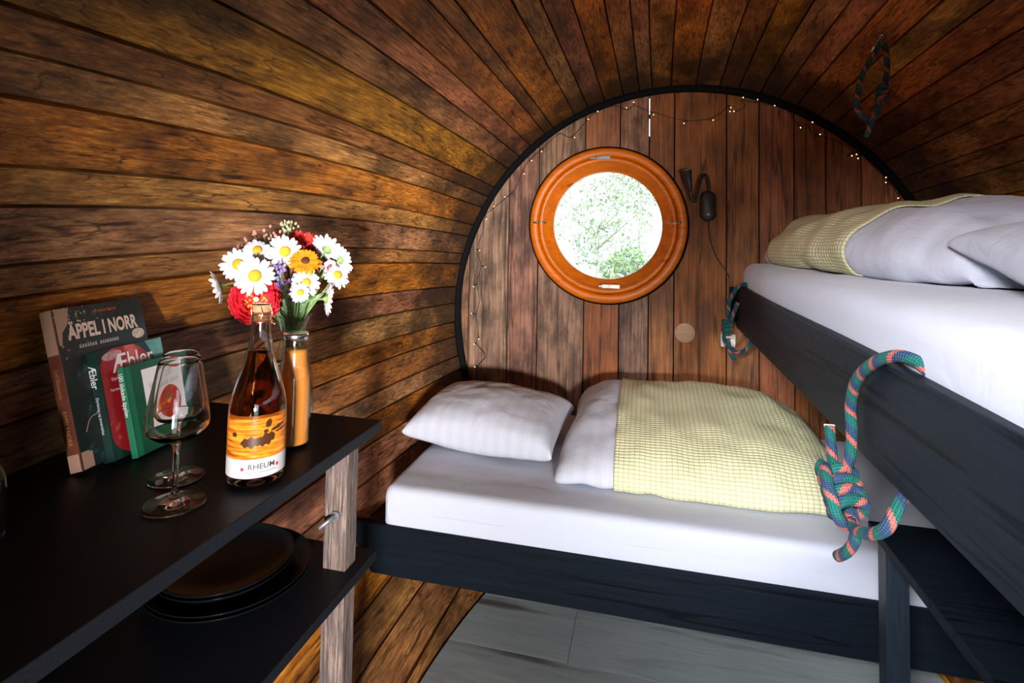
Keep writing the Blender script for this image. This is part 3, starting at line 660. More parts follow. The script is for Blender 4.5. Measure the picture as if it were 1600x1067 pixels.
g=G(); g.tube([hp_,hp_+n_*.03],.004,8); c=hp_+n_*.045; g.tube([c+n_*.017*math.cos(q)+Vector((0,1,0)).lerp(Vector((.4,.8,0)),.4).normalized()*.017*math.sin(q) for q in [2*PI*k/20 for k in range(20)]],.0038,8,closed=True); g.tube([hp_,hp_+n_*.006],.013,14)
o=obj('screw_eye',g,m_steel); tag(o,'shiny metal screw eye in the right wall staves holding a rope','hook')

# ------------------------------------------------------------------ wall lamp and fairy lights
p=at(1106,322,2.585); t=thing('wall_lamp',(p.x,2.6,p.z),'black gooseneck reading lamp on the end wall beside the round window','lamp'); L=t.location
g=G(); w2,h2=.034,.068; out=[]
for k in range(40):
    a=2*PI*k/40; cx_,sn=math.cos(a),math.sin(a); out.append((w2*cx_,(h2-w2)*(1 if sn>0 else -1)+w2*sn))
P=[]
for sc_,yy in ((1,0),(1,-.022),(.94,-.03),(.8,-.034),(.01,-.035)): P.append([Vector((x*sc_,yy,z*sc_)) for x,z in out])
g.grid(P,closed=True); bd=obj('lamp_body',g,m_plastic,t)
g=G(); g.tube([(0,-.034,-.038),(0,-.038,-.038)],.006,12); obj('switch_button',g,plain('grey_button',(.35,.35,.36),rough=.4),bd)
def rel(u,v,y): q=at(u,v,y); return q-L
neck=smooth_path([Vector((.005,-.02,.06)),rel(1107,283,2.56),rel(1101,273,2.545),rel(1094,284,2.53),rel(1089,305,2.52),rel(1085,315,2.515),rel(1081,309,2.51),rel(1079,298,2.505)],7)
g=G(); g.tube(neck,.0065,10); obj('gooseneck',g,m_plastic,t)
a_=rel(1079,300,2.505); b_=rel(1073,265,2.49); g=G(); g.tube([a_,a_.lerp(b_,.12),a_.lerp(b_,.5),a_.lerp(b_,.95),b_],lambda q:.0085+.017*q**1.4,20); sh=obj('lamp_shade',g,m_plastic,t)
ax=(b_-a_).normalized(); g=G(); g.tube([b_+ax*.0002,b_+ax*.001],.021,20); obj('lamp_lens',g,plain('clear_lens',(.5,.5,.5),rough=.2),sh)
cb=smooth_path([rel(1107,344,2.59),rel(1107,358,2.592),rel(1111,380,2.592),rel(1120,403,2.592),rel(1132,420,2.592),rel(1140,434,2.58)],6)
g=G(); g.tube(cb,.0028,6); obj('power_cord',g,m_plastic,t)
t=thing('string_lights',(.1,2.59,1.9),'string of tiny warm fairy lights on thin black wire round the end wall','string lights'); L=t.location
pts=[(-.811,.585),(-.79,.673),(-.753,.726),(-.8,.78),(-.793,.824),(-.803,.918),(-.789,.991),(-.806,1.07),(-.785,1.158),(-.809,1.238),(-.781,1.319),(-.79,1.415),(-.73,1.437),(-.67,1.488),(-.619,1.532),(-.583,1.626),(-.554,1.67),(-.482,1.733),(-.41,1.797),(-.353,1.781),(-.283,1.85),(-.248,1.906),(-.158,1.935),(-.089,1.9),(-.06,1.92),(.008,1.89),(.037,1.882),(.097,1.86),(.177,1.842),(.262,1.845),(.313,1.869),(.351,1.905),(.354,1.885),(.38,1.876),(.42,1.9),(.404,1.923),(.459,1.913),(.527,1.904),(.606,1.900),(.631,1.811),(.669,1.804),(.696,1.765),(.787,1.735),(.843,1.69),(.819,1.671),(.872,1.679),(.941,1.653),(.99,1.60),(.996,1.56),(1.014,1.511)]
def rin(x,z):
    d=math.hypot(x-CX,z-CZ); m_=R(2.585)-.03
    return (x,z) if d<m_ else (CX+(x-CX)*m_/d,CZ+(z-CZ)*m_/d)
pts=[rin(*q) for q in pts]
wire=smooth_path([(x,2.588+.004*math.sin(i*2.1),z) for i,(x,z) in enumerate(pts)],5)
g=G(); g.tube(wire,.0016,5); obj('wire',g,m_plastic,t,off=L)
m_bulb,nt,b=M_('fairy_bulb'); b.inputs['Base Color'].default_value=(1,.6,.3,1); b.inputs['Emission Color'].default_value=(1,.55,.22,1); b.inputs['Emission Strength'].default_value=5
rnd=random.Random(3); g=G(); g.ball((0,0,0),.0034,8,6); b0=None
for i in range(1,len(pts),1):
    x,z=pts[i]
    if i%4==2 or i in (26,27,38): continue
    dx,dz=rnd.uniform(-.018,.018),rnd.uniform(-.016,.01); q=Vector((*rin(x+dx,z+dz),0)); q=Vector((q.x,2.582,q.y))
    gg=G(); gg.tube([Vector((x,2.588,z)),q],.0016,5); gg.tube([q,q+(q-Vector((x,2.588,z))).normalized()*.004],.0028,6); s=obj('socket',gg,m_plastic,t,off=L)
    gg=G(); gg.ball(q+(q-Vector((x,2.588,z))).normalized()*.006,.0024,8,6); obj('bulb',gg,m_bulb,s,off=L)

# ------------------------------------------------------------------ books
BD=Vector((-.1,.995,0)).normalized(); BN=Vector((.995,.1,0)).normalized()
def book(loc,lean,w,h,th,label,name='book'):
    c,s_=math.cos(lean),math.sin(lean); up=Vector((0,0,c))-BN*s_; nn=BN*c+Vector((0,0,s_))
    M=Matrix(((BD.x,up.x,nn.x,loc[0]),(BD.y,up.y,nn.y,loc[1]),(BD.z,up.z,nn.z,loc[2]),(0,0,0,1)))
    return thing(name,(0,0,0),label,'book',M=M)
def cover_parts(t,w,h,th,mc,msp,mpg,bd=.0025):
    g=G(); g.box(.0,w,0,h,th-bd,th); fc=obj('front_cover',g,mc,t,smooth=False,bevel=.0006)
    g=G(); g.box(.0,w,0,h,0,bd); obj('back_cover',g,mc,t,smooth=False,bevel=.0006)
    g=G(); g.box(-.0022,.0,0,h,0,th); sp=obj('spine',g,msp,t,smooth=False,bevel=.0006)
    g=G(); g.box(.002,w-.004,.003,h-.003,bd,th-bd); obj('pages',g,mpg,t,smooth=False); return fc,sp
def flat(g,pts,z): g.add([Vector((x,y,z)) for x,y in pts],[tuple(range(len(pts)))]); return g
def ell(cx,cy,rx,ry,n=28,rot=0,w=0):
    return [(cx+rx*math.cos(a)*math.cos(rot)-ry*math.sin(a)*math.sin(rot)*(1+w*math.cos(a)),cy+rx*math.cos(a)*math.sin(rot)+ry*math.sin(a)*math.cos(rot)) for a in [2*PI*k/n for k in range(n)]]
m_paper=plain('book_paper',(.72,.68,.58),rough=.8,bump=.4,bscale=400)
# cover of the big book: dark orchard photo with pale speckled blossom at the upper left
def speckle(name,base,c1,c2,scale,thr,bias):
    m,nt,b=M_(name); L=nt.links; tc=N(nt,'ShaderNodeTexCoord'); no=N(nt,'ShaderNodeTexNoise'); no.inputs['Scale'].default_value=scale; no.inputs['Detail'].default_value=5; L.new(tc.outputs['Object'],no.inputs[0])
    sx=N(nt,'ShaderNodeSeparateXYZ'); L.new(tc.outputs['Object'],sx.inputs[0])
    a=N(nt,'ShaderNodeMath',operation='MULTIPLY_ADD'); a.inputs[1].default_value=bias[0]; a.inputs[2].default_value=bias[2]; L.new(sx.outputs[0],a.inputs[0])
    c=N(nt,'ShaderNodeMath',operation='MULTIPLY_ADD'); c.inputs[1].default_value=bias[1]; L.new(sx.outputs[1],c.inputs[0]); L.new(a.outputs[0],c.inputs[2])
    d=N(nt,'ShaderNodeMath',operation='ADD'); L.new(no.outputs[0],d.inputs[0]); L.new(c.outputs[0],d.inputs[1])
    r=ramp(nt,[(0,base),(thr,base),(thr+.02,c1),(thr+.08,c2)]); L.new(d.outputs[0],r.inputs[0]); L.new(r.outputs[0],b.inputs['Base Color']); b.inputs['Roughness'].default_value=.35; return m
m_c1=speckle('orchard_cover',(.010,.020,.018),(.14,.17,.11),(.62,.50,.36),130,.56,(-1.1,1.6,-.38))
m_brown=plain('brown_spine',(.16,.045,.025),rough=.45,var=.2,bscale=40); m_tan=plain('tan_band',(.46,.27,.19),rough=.5)
w,h,th=.187,.278,.024
t=book((-.939,.745,TZ+.001),math.atan2(.078,.267),w,h,th,'big dark book with pale title letters, leaning on the staves behind the other books')
fc,sp=cover_parts(t,w,h,th,m_c1,m_brown,m_paper)
g=G(); g.box(-.0028,-.0023,.001,.03,.001,th-.001); obj('spine_band',g,m_tan,sp,smooth=False); g=G(); g.box(-.0028,-.0023,.2,h-.001,.001,th-.001); obj('spine_band',g,m_tan,sp,smooth=False)
g=G(); flat(g,[(0.001,.214),(.006,.212),(.010,.235),(.022,.248),(.029,h-.001),(.001,h-.001)],th+.0004); obj('cover_panel',flat(G(),[(.001,.001),(.022,.001),(.022,.03),(.001,.03)],th+.0004),m_tan,fc,smooth=False); obj('cover_panel',g,m_tan,fc,smooth=False)
m_cream=plain('cream_ink',(.80,.60,.50),rough=.5); m_grey_ink=plain('grey_ink',(.42,.38,.36),rough=.5)
g=text_geo('ÄPPEL I NORR',.036,'LEFT',bold=.0012,squash=.60); g.xf(Matrix.Translation((.028,.221,th+.0007))); xm=max(p.x for p in g.v); 
for p in g.v: p.x=.020+(p.x-.028)*(.148/(xm-.028))
obj('title_lettering',g,m_cream,fc,smooth=False)
m_red_ink=plain('red_ink',(.45,.07,.03),rough=.5)
g=G(); rnd=random.Random(4)
for k in range(11): flat(g,[(.075+k*.0047,.262),(.078+k*.0047,.262),(.078+k*.0047,.266+.002*rnd.random()),(.075+k*.0047,.2665)],th+.0006)
obj('author_line',g,m_red_ink,fc,smooth=False)
g=text_geo('i nordliga trädgårdar',.0105,'LEFT'); g=G()
for k in range(16):
    if k in (7,): continue
    x=.036+k*.0052; flat(g,[(x,.203),(x+.0042,.203),(x+.0036,.2095),(x+.0008,.2085)],th+.0006)
obj('subtitle_line',g,m_grey_ink,fc,smooth=False)
g=G(); flat(g,ell(.165,.208,.015,.010),th+.0006); obj('fruit_bowl_print',g,plain('bowl_print',(.62,.50,.38),rough=.5,var=.3,bscale=150),fc,smooth=False)
g=G(); rnd=random.Random(8)
for _ in range(26):
    x,y=rnd.uniform(.02,.10),rnd.uniform(.01,.17); flat(g,ell(x,y,rnd.uniform(.004,.012),rnd.uniform(.002,.006),12,rnd.uniform(-1.5,1.5)),th+.0005+.00001*_)
obj('leaf_print',g,speckle('leaf_print',(.012,.06,.06),(.02,.12,.13),(.25,.30,.10),60,.55,(0,0,0)),fc,smooth=False)
g=G()
for pth in ([(.05,.085),(.07,.10),(.075,.125)],[(.05,.085),(.062,.06),(.055,.03)],[(.05,.085),(.03,.08),(.018,.06)],[(.07,.10),(.09,.095)],[(.062,.06),(.08,.05)]):
    g.tube(smooth_path([Vector((x,y,th+.0006)) for x,y in pth],4),.0011,4)
for p in g.v: p.z=th+.0006+(p.z-th-.0006)*.2
obj('branch_print',g,plain('branch_print',(.45,.30,.26),rough=.5),fc)
def spine_text(s_,size,y0,th,m,par,x=-.0031,bold=0,sq=.8):
    g=text_geo(s_,size,'LEFT',bold=bold,squash=sq)
    for i,p in enumerate(g.v): g.v[i]=Vector((x,y0-p.x,th/2-size*.33+p.y))
    return obj('spine_lettering',g,m,par,smooth=False)
spine_text('Leif Blomqvist',.011,.175,th,plain('gold_ink',(.5,.25,.08),rough=.5),sp); spine_text('ÄPPEL I NORR',.012,.105,th,plain('gold_ink2',(.55,.28,.10),rough=.5),sp)
# Æbler
w,h,th=.150,.195,.022
t=book((-.9262,.7934,TZ+.001),math.atan2(.0504,.188),w,h,th,'middle book with a huge red apple on its cover, behind the green book')
m_dg=plain('dark_green_cover',(.006,.028,.022),rough=.3,var=.3,bscale=30)
fc,sp=cover_parts(t,w,h,th,m_dg,m_dg,m_paper)
m_apple=speckle('apple_print',(.30,.010,.016),(.45,.03,.04),(.60,.10,.09),22,.55,(.3,1.2,-.18))
g=G(); flat(g,[(x,y) for x,y in ell(.078,.098,.092,.094,40) if 0]or[(min(max(x,.002),w-.001),min(max(y,.002),h-.001)) for x,y in ell(.056,.100,.074,.100,48)],th+.0004); obj('apple_print',g,m_apple,fc,smooth=False)
g=G(); flat(g,[(.108,h-.001),(w-.001,h-.001),(w-.001,.11),(.130,.13),(.122,.165)],th+.0006); obj('teal_print',g,plain('teal_print',(.10,.28,.24),rough=.35,var=.3,bscale=60),fc,smooth=False)
g=G(); flat(g,ell(.03,.182,.022,.008,20,.1),th+.0006); obj('highlight_print',g,plain('calyx_print',(.45,.22,.22),rough=.4,var=.4,bscale=120),fc,smooth=False)
m_white=plain('white_ink',(.80,.76,.76),rough=.5)
g=text_geo('Æbler',.046,'LEFT',bold=.0003,squash=.86); xm=max(p.x for p in g.v)
for i,p in enumerate(g.v): g.v[i]=Vector((.026+p.x*(.096/xm),.150+p.y,th+.0009))
obj('title_lettering',g,m_white,fc,smooth=False)
g=text_geo('Dyrkning',.008,'LEFT'); g.xf(Matrix.Translation((.020,.137,th+.0009))); g2=text_geo('Sorter',.008,'LEFT'); g2.xf(Matrix.Translation((.014,.118,th+.0009))); obj('subtitle_lettering',g2,m_white,fc,smooth=False); obj('subtitle_lettering',g,m_white,fc,smooth=False)
spine_text('Æbler',.021,.172,th,m_white,sp,bold=.0002); spine_text('Dyrkning og anvendelse',.0085,.115,th,m_white,sp)
g=text_geo('.',.01)
# green book
w,h,th=.157,.164,.012
t=book((-.898,.823,TZ+.001),math.atan2(.04,.1587),w,h,th,'small green book with a white cover panel, frontmost of the leaning books')
m_green=plain('green_cover',(.007,.075,.034),rough=.4,var=.12,bscale=20); m_green2=plain('bright_green_spine',(.010,.14,.07),rough=.4)
fc,sp=cover_parts(t,w,h,th,m_green,m_green2,m_paper)
g=G(); flat(g,[(.001,.001),(.013,.001),(.013,h-.001),(.001,h-.001)],th+.0004); obj('spine_hinge',g,m_green2,fc,smooth=False)
m_panel=plain('white_panel',(.78,.72,.70),rough=.5)
g=G(); flat(g,[(.036,.022),(.136,.022),(.136,.150),(.036,.150)],th+.0005); pn=obj('cover_panel',g,m_panel,fc,smooth=False)
g=G(); flat(g,ell(.082,.073,.040,.036,36,.3),th+.0007); obj('apple_print',g,speckle('orange_apple',(.45,.03,.012),(.70,.12,.02),(.80,.35,.05),40,.52,(.6,-1.2,.03)),pn,smooth=False)
g=G(); flat(g,ell(.082,.088,.010,.006,16),th+.0009); flat(g,[(.08,.092),(.084,.092),(.088,.11),(.086,.111)],th+.0009); obj('stalk_print',g,plain('stalk_print',(.25,.10,.04),rough=.5),pn,smooth=False)
g=G()
for s_,sz,y in (('100',.021,.128),('älskade äpplen',.0145,.113)):
    q=text_geo(s_,sz,'CENTER',squash=.9); q.xf(Matrix.Translation((.086,y,th+.0009))); obj('title_lettering',q,m_grey_ink,pn,smooth=False)
for k in range(9): flat(g,[(.066+k*.004,.030),(.069+k*.004,.030),(.0685+k*.004,.034),(.0662+k*.004,.034)],th+.0009)
obj('publisher_line',g,m_grey_ink,pn,smooth=False)
spine_text('100 älskade äpplen',.0125,.155,th,m_white,sp,sq=.85)

# ------------------------------------------------------------------ glasses
m_glass=glass('clear_glass',(1,1,1),ior=1.5)
m_thin,nt,b=M_('thin_clear_glass'); nt.nodes.remove(b); t_=N(nt,'ShaderNodeBsdfTransparent'); gl=N(nt,'ShaderNodeBsdfGlossy'); gl.inputs['Roughness'].default_value=.03; lw=N(nt,'ShaderNodeLayerWeight'); lw.inputs[0].default_value=.35; pw=N(nt,'ShaderNodeMath',operation='POWER'); pw.inputs[1].default_value=3.0; ad_=N(nt,'ShaderNodeMath',operation='MULTIPLY_ADD'); ad_.inputs[1].default_value=.8; ad_.inputs[2].default_value=.05; ms_=N(nt,'ShaderNodeMixShader')
t_.inputs[0].default_value=(.94,.97,.95,1); nt.links.new(lw.outputs['Facing'],pw.inputs[0]); nt.links.new(pw.outputs[0],ad_.inputs[0]); nt.links.new(ad_.outputs[0],ms_.inputs[0]); nt.links.new(t_.outputs[0],ms_.inputs[1]); nt.links.new(gl.outputs[0],ms_.inputs[2]); nt.links.new(ms_.outputs[0],nt.nodes['Material Output'].inputs[0])
def prof_smooth(p,n=5): return [(max(1e-4,q.x),q.y) for q in smooth_path([Vector((a,b,0)) for a,b in p],n)]
t=thing('wine_glass',(-.691,.707,TZ+.0005),'empty stemmed wine glass standing nearest the camera','glass','wine glasses on the shelf')
foot=prof_smooth([(.0001,.0),(.030,.0),(.0425,.0012),(.0435,.0025),(.040,.0042),(.025,.0065),(.012,.0105),(.006,.017),(.0042,.028)],4)
g=G(); g.lathe(foot[:],56); ft=obj('foot',g,m_glass,t)
g=G(); g.lathe([(.0042,.028),(.0038,.05),(.0038,.075),(.0055,.088),(.009,.094)],28); obj('stem',g,m_glass,t)
ow=prof_smooth([(.009,.094),(.024,.099),(.036,.107),(.0425,.116),(.0438,.124),(.0427,.134),(.0388,.160),(.0335,.190),(.0288,.2165)],6)
iw=[(max(1e-4,r-.0011-.0012*max(0,1-(z-.094)/.02)),z+ (.0035 if z<.11 else .0)) for r,z in ow[::-1]]
iw=iw[:-1]+[(.0001,.0985)]
g=G(); g.lathe(ow+[(.0282,.2173)]+iw,64); obj('bowl',g,m_glass,t)
dup(t,(-.762,.782,TZ+.0005),'empty stemmed wine glass standing second, nearer the green book','wine glasses on the shelf',scale=.96)

# ------------------------------------------------------------------ sparkling bottle
BX,BYY=-.640,.822
t=thing('wine_bottle',(BX,BYY,TZ+.0005),'tall rose sparkling wine bottle with orange picture sleeve and white label','bottle'); L=Vector((0,0,0))
m_rose=glass('rose_tinted_glass',(1,.93,.90),ior=1.5)
ob=prof_smooth([(.001,.010),(.02,.006),(.038,.001),(.0435,.004),(.0452,.015),(.0455,.05),(.0455,.10),(.0445,.125),(.0395,.148),(.0325,.170),(.0255,.192),(.0205,.213),(.0172,.235),(.0156,.255),(.0152,.268),(.0165,.270),(.0165,.276),(.0148,.278)],4)
ib=[(max(1e-4,r-.0022),max(z,.013)) for r,z in ob[::-1]]
g=G(); g.lathe(ob+ib,64); obj('glass_body',g,m_rose,t)
m_wine,nt,b=M_('rose_wine'); b.inputs['Base Color'].default_value=(1,.36,.12,1); b.inputs['Transmission Weight'].default_value=1; b.inputs['Roughness'].default_value=0; b.inputs['IOR'].default_value=1.33
ib2=[(max(1e-4,r-.0026),max(z,.0135)) for r,z in ob if z<.215]
g=G(); g.lathe([(.0001,.0135)]+ib2[6:]+[(.0001,ib2[-1][1])],56); obj('wine',g,m_wine,t)
g=G(); g.lathe(prof_smooth([(.0125,.262),(.0128,.276),(.0155,.279),(.0158,.286),(.0155,.290)],3),28); ck=obj('cork',g,plain('cork',(.42,.19,.09),rough=.7,var=.3,bscale=300,bump=.5),t)
g=G(); g.lathe([(.0001,.2915),(.0135,.2912),(.0148,.2895),(.0148,.288)],28); obj('wire_cap',g,m_steel,ck)
g=G(); m_cu=plain('copper_wire',(.75,.38,.20),rough=.25,metal=1)
for z,r in ((.262,.0172),(.274,.0178)): g.tube([Vector((r*math.cos(a),r*math.sin(a),z)) for a in [2*PI*k/24 for k in range(24)]],.0009,6,closed=True)
for k in range(6):
    a=2*PI*k/6; g.tube(smooth_path([Vector((.0172*math.cos(a),.0172*math.sin(a),.262)),Vector((.0185*math.cos(a+.2),.0185*math.sin(a+.2),.275)),Vector((.0162*math.cos(a+.1),.0162*math.sin(a+.1),.286)),Vector((.013*math.cos(a),.013*math.sin(a),.2918))],3),.0008,5)
g.tube(helix((.0185,0,.262),(.026,.002,.258),.0022,3,n=8),.0008,5); obj('wire_cage',g,m_cu,t)
AC=math.atan2(-BYY,-BX)+.10    # direction towards the viewer
def wrap(g,R_,z0,a0):
    for i,p in enumerate(g.v):
        a=a0+p.x/R_; g.v[i]=Vector((R_*math.cos(a),R_*math.sin(a),z0+p.y))
    return g
def sleeve(z0,z1,r,a0,a1,tilt=0):
    g=G(); P=[];UV=[]
    for j in range(7):
        P.append([Vector((r*math.cos(a),r*math.sin(a),z0+(z1-z0)*j/6)) for a in [a0+(a1-a0)*k/60 for k in range(61)]]); UV.append([(k/60,j/6) for k in range(61)])
    g.grid(P,UV); return g
m_pic,nt,b=M_('orange_sleeve'); L_=nt.links; tc=N(nt,'ShaderNodeTexCoord'); mp=N(nt,'ShaderNodeMapping'); mp.inputs['Scale'].default_value=(30,30,230); no=N(nt,'ShaderNodeTexNoise'); no.inputs['Detail'].default_value=4; no.inputs['Scale'].default_value=1
L_.new(tc.outputs['Object'],mp.inputs[0]); L_.new(mp.outputs[0],no.inputs[0]); r=ramp(nt,[(.3,(.28,.05,.01)),(.48,(.80,.21,.015)),(.7,(.95,.42,.04))]); L_.new(no.outputs[0],r.inputs[0]); L_.new(r.outputs[0],b.inputs['Base Color'])
b.inputs['Roughness'].default_value=.18; tr=N(nt,'ShaderNodeBsdfTranslucent'); ms=N(nt,'ShaderNodeMixShader'); ms.inputs[0].default_value=.35; L_.new(r.outputs[0],tr.inputs[0]); L_.new(b.outputs[0],ms.inputs[1]); L_.new(tr.outputs[0],ms.inputs[2]); L_.new(ms.outputs[0],nt.nodes['Material Output'].inputs[0])
g=sleeve(.046,.115,.0459,AC-1.75,AC+1.75)
for p in g.v:
    if p.z>.10: 
        k=(.0459-(.0459-.0445)*max(0,(p.z-.10)/.025)*1.0)/.0459; p.x*=k; p.y*=k
sl=obj('picture_sleeve',g,m_pic,t)
g=G()
for cx_,cz_,rx,rz,ro in ((-.014,.073,.016,.008,.05),(.010,.076,.015,.009,.35),(.013,.101,.005,.007,-.3),(.009,.089,.004,.003,0),(.030,.092,.014,.003,.25),(.036,.086,.012,.0018,.15),(-.042,.085,.005,.004,0)):
    b_=G(); P=[]
    for j in range(17):
        q=math.sin((j/16-.5)*PI); hh_=math.sqrt(max(0,1-q*q))*rz*(1+.25*math.sin(j*1.7)); X_=rx*q
        P.append([Vector((cx_+X_*math.cos(ro)-e_*math.sin(ro),cz_+X_*math.sin(ro)+e_*math.cos(ro),0)) for e_ in (-hh_,0,hh_)])
    b_.grid(P); wrap(b_,.0463,0,AC); g.add(b_.v,b_.f)
obj('dark_leaf_print',g,plain('dark_print',(.05,.016,.006),rough=.3),sl,smooth=False)  # dark leaf shapes printed on the sleeve
lb=obj('white_label',sleeve(.016,.046,.0460,AC-1.75,AC+1.75),plain('label_paper',(.42,.41,.41),rough=.6),t)
g=text_geo('RHEUM',.0122,'CENTER',bold=.00014,squash=1.06); g.xf(Matrix.Translation((.004,.030,0))); wrap(g,.0463,0,AC)
for k in range(26):
    b_=G(); x=-.022+k*.0019; b_.add([Vector((x,.0245,0)),Vector((x+.0013,.0245,0)),Vector((x+.0013,.0256,0)),Vector((x,.0256,0))],[(0,1,2,3)]); wrap(b_,.0463,0,AC); g.add(b_.v,b_.f)
obj('label_lettering',g,plain('dark_ink',(.03,.02,.03),rough=.5),lb,smooth=False)
g=G()
for x in (-.026,.030):
    b_=G(); b_.add([Vector((a,c,0)) for a,c in ell(x,.031,.0028,.0030,14)],[tuple(range(14))]); wrap(b_,.0464,0,AC); g.add(b_.v,b_.f)
obj('label_dots',g,plain('raspberry_ink',(.35,.02,.06),rough=.6),lb,smooth=False)

# ------------------------------------------------------------------ juice bottle
JX,JY=-.668,.960
t=thing('juice_bottle',(JX,JY,TZ+.0005),'cloudy apple juice bottle with silver cap between the wine bottle and the vase','bottle')
jo=prof_smooth([(.001,.004),(.02,.002),(.0285,.001),(.0315,.005),(.0318,.02),(.0318,.07),(.0318,.125),(.0300,.140),(.0268,.155),(.0252,.170),(.0245,.19),(.0235,.207),(.0222,.213)],4)
ji=[(max(1e-4,r-.0018),max(z,.007)) for r,z in jo[::-1]]
g=G(); g.lathe(jo+ji,56); obj('glass_body',g,m_thin,t)
m_juice=plain('cloudy_apple_juice',(.62,.22,.045),rough=.3,spec=.4,coat=.3); nb=m_juice.node_tree.nodes['Principled BSDF']; nb.inputs['Subsurface Weight'].default_value=.4; nb.inputs['Subsurface Radius'].default_value=(.02,.008,.003)
j2=[(max(1e-4,r-.0020),max(z,.0075)) for r,z in jo if z<.188]
g=G(); g.lathe([(.0001,.0075)]+j2[5:]+[(.0001,j2[-1][1])],56); obj('juice',g,m_juice,t)
g=G(); g.lathe([(.0232,.204),(.0242,.2045),(.0245,.214),(.0235,.2175),(.020,.2185),(.0001,.2182)],40); obj('screw_cap',g,m_steel,t)

# ------------------------------------------------------------------ vase
VX,VY=-.772,1.098
t=thing('vase',(VX,VY,TZ+.0005),'clear glass carafe vase with flared rim holding the bouquet','vase')
vo=prof_smooth([(.001,.004),(.03,.002),(.043,.001),(.0475,.006),(.0485,.03),(.0465,.075),(.040,.115),(.031,.150),(.0265,.175),(.0275,.192),(.034,.212),(.0425,.231)],4)
vi=[(max(1e-4,r-.0011),max(z,.008)) for r,z in vo[::-1]]
g=G(); g.lathe(vo+vi,56); obj('glass_body',g,m_thin,t)
g=G(); g.lathe([(.0001,.0085)]+[(max(1e-4,r-.0023),max(z,.0085)) for r,z in vo if .008<z<.13]+[(.0001,.13)],48)
m_water,nt,b=M_('greenish_water'); b.inputs['Base Color'].default_value=(.85,.95,.88,1); b.inputs['Transmission Weight'].default_value=1; b.inputs['Roughness'].default_value=0; b.inputs['IOR'].default_value=1.33
obj('vase_water',g,m_water,t)

# ------------------------------------------------------------------ flowers
m_petal=plain('white_petal',(.68,.67,.70),rough=.6,var=.05,bscale=200); m_disc=plain('yellow_disc',(.85,.42,.02),rough=.7,bump=1,bscale=500,var=.2)
m_stem=plain('green_stem',(.17,.29,.10),rough=.6,var=.3,bscale=80); m_lf=plain('green_leaf',(.14,.25,.10),rough=.5,var=.4,bscale=90)
NECK=Vector((VX,VY,TZ+.178)); rf=random.Random(21)
def stem_path(c,n,ji=1):
    a=rf.uniform(0,2*PI); q=.016*rf.random(); nk=NECK+Vector((q*math.cos(a),q*math.sin(a),0)); bt=Vector((VX-q*2*math.cos(a)*.9,VY-q*2*math.sin(a)*.9,TZ+.012))
    top=NECK+Vector(((c.x-VX)*.28,(c.y-VY)*.28,.048)); d=(nk-VX*Vector((1,0,0))-VY*Vector((0,1,0)))
    return smooth_path([bt,nk,top,c-n*.035-(c-top)*.08+Vector((0,0,-.004)),c-n*.002],5)
def frame(n,roll=0):
    n=n.normalized(); x=n.orthogonal().normalized(); y=n.cross(x); M=Matrix(((x.x,y.x,n.x),(x.y,y.y,n.y),(x.z,y.z,n.z))); return M@Matrix.Rotation(roll,3,'Z')
def petal(g,F,c,ang,ln,wd,r0,droop,cup=.0,twist=0):
    P=[]
    ca,sa_=math.cos(ang),math.sin(ang)
    for j in range(9):
        t_=[0,.15,.35,.55,.72,.85,.93,.98,1][j]; wj=wd/2*[.45,.62,.85,1,1,.86,.62,.36,.08][j]; row=[]
        for k in (-1,-.4,.4,1):
            r_=r0+ln*t_*(1-.05*abs(k)); s_=wj*k; z=droop*t_*t_*ln+cup*abs(k)*wd*.3+.0004*math.sin(k*5+ang*7)+twist*k*wd*.25*t_
            row.append(c+F@Vector((r_*ca-s_*sa_,r_*sa_+s_*ca,z)))
        P.append(row)
    g.grid(P)
def daisy(u,v,y,dpx,look,label,npet=20,dr=.30,disc=True,mat=None,mdisc=None,group=None,name='daisy',wfac=1.0,cat='flower',droop=-.18,layers=1):
    c=at(u,v,y); n=Vector(look).normalized(); D=dpx/860*(c-EYE).dot(FW); rr=D/2; F=frame(n,rf.uniform(0,6)); r0=rr*dr*.8
    t=thing(name,c,label,cat,group)
    g=G()
    for l in range(layers):
        for k in range(npet):
            petal(g,F,Vector((0,0,0))+n*.0012*l,2*PI*(k+.5*l)/npet+rf.uniform(-.08,.08),(rr-r0)*rf.uniform(.88,1.05)*(1-.2*l),2*PI*rr*.62/npet*1.22*wfac,r0,droop+rf.uniform(-.08,.12)+.25*l,.15)
    obj('petals',g,mat or m_petal,t)
    if disc:
        g=G(); g.lathe([(rr*dr,-.001),(rr*dr*1.02,.002),(rr*dr*.85,.0048),(rr*dr*.5,.0068),(.0001,.0070)],20,(0,0,0),F.to_4x4()); obj('flower_centre',g,mdisc or m_disc,t)
    g=G(); g.lathe([(.0015,-.010),(.005,-.006),(rr*dr*.9,-.0015)],12,(0,0,0),F.to_4x4()); g.tube([p-c for p in stem_path(c,n)],.0015,7); obj('stem',g,m_stem,t); return t
V=(.70,-.70,.15)  # towards the camera
daisy(398,431,1.00,64,(.72,-.68,.12),'largest white daisy, directly above the red peony')
daisy(372,413,1.04,56,(.55,-.72,.25),'white daisy tucked behind the left side of the largest daisy')
daisy(402,391,1.06,46,(.55,-.60,.62),'small white daisy tilted upward at the upper left of the bouquet',npet=15)
daisy(445,393,1.04,56,(.72,-.66,.15),'white daisy at the top centre, left of the orange marigold')
daisy(478,442,1.02,48,(.72,-.62,.22),'white daisy just below the orange marigold',npet=18)
daisy(469,457,1.00,34,(.72,-.66,.10),'smallest white daisy, overlapping the daisy below the marigold',npet=16)
daisy(344,447,1.05,56,(-.52,-.62,-.25),'white daisy seen from the side at the far left of the bouquet',npet=16,droop=.35)
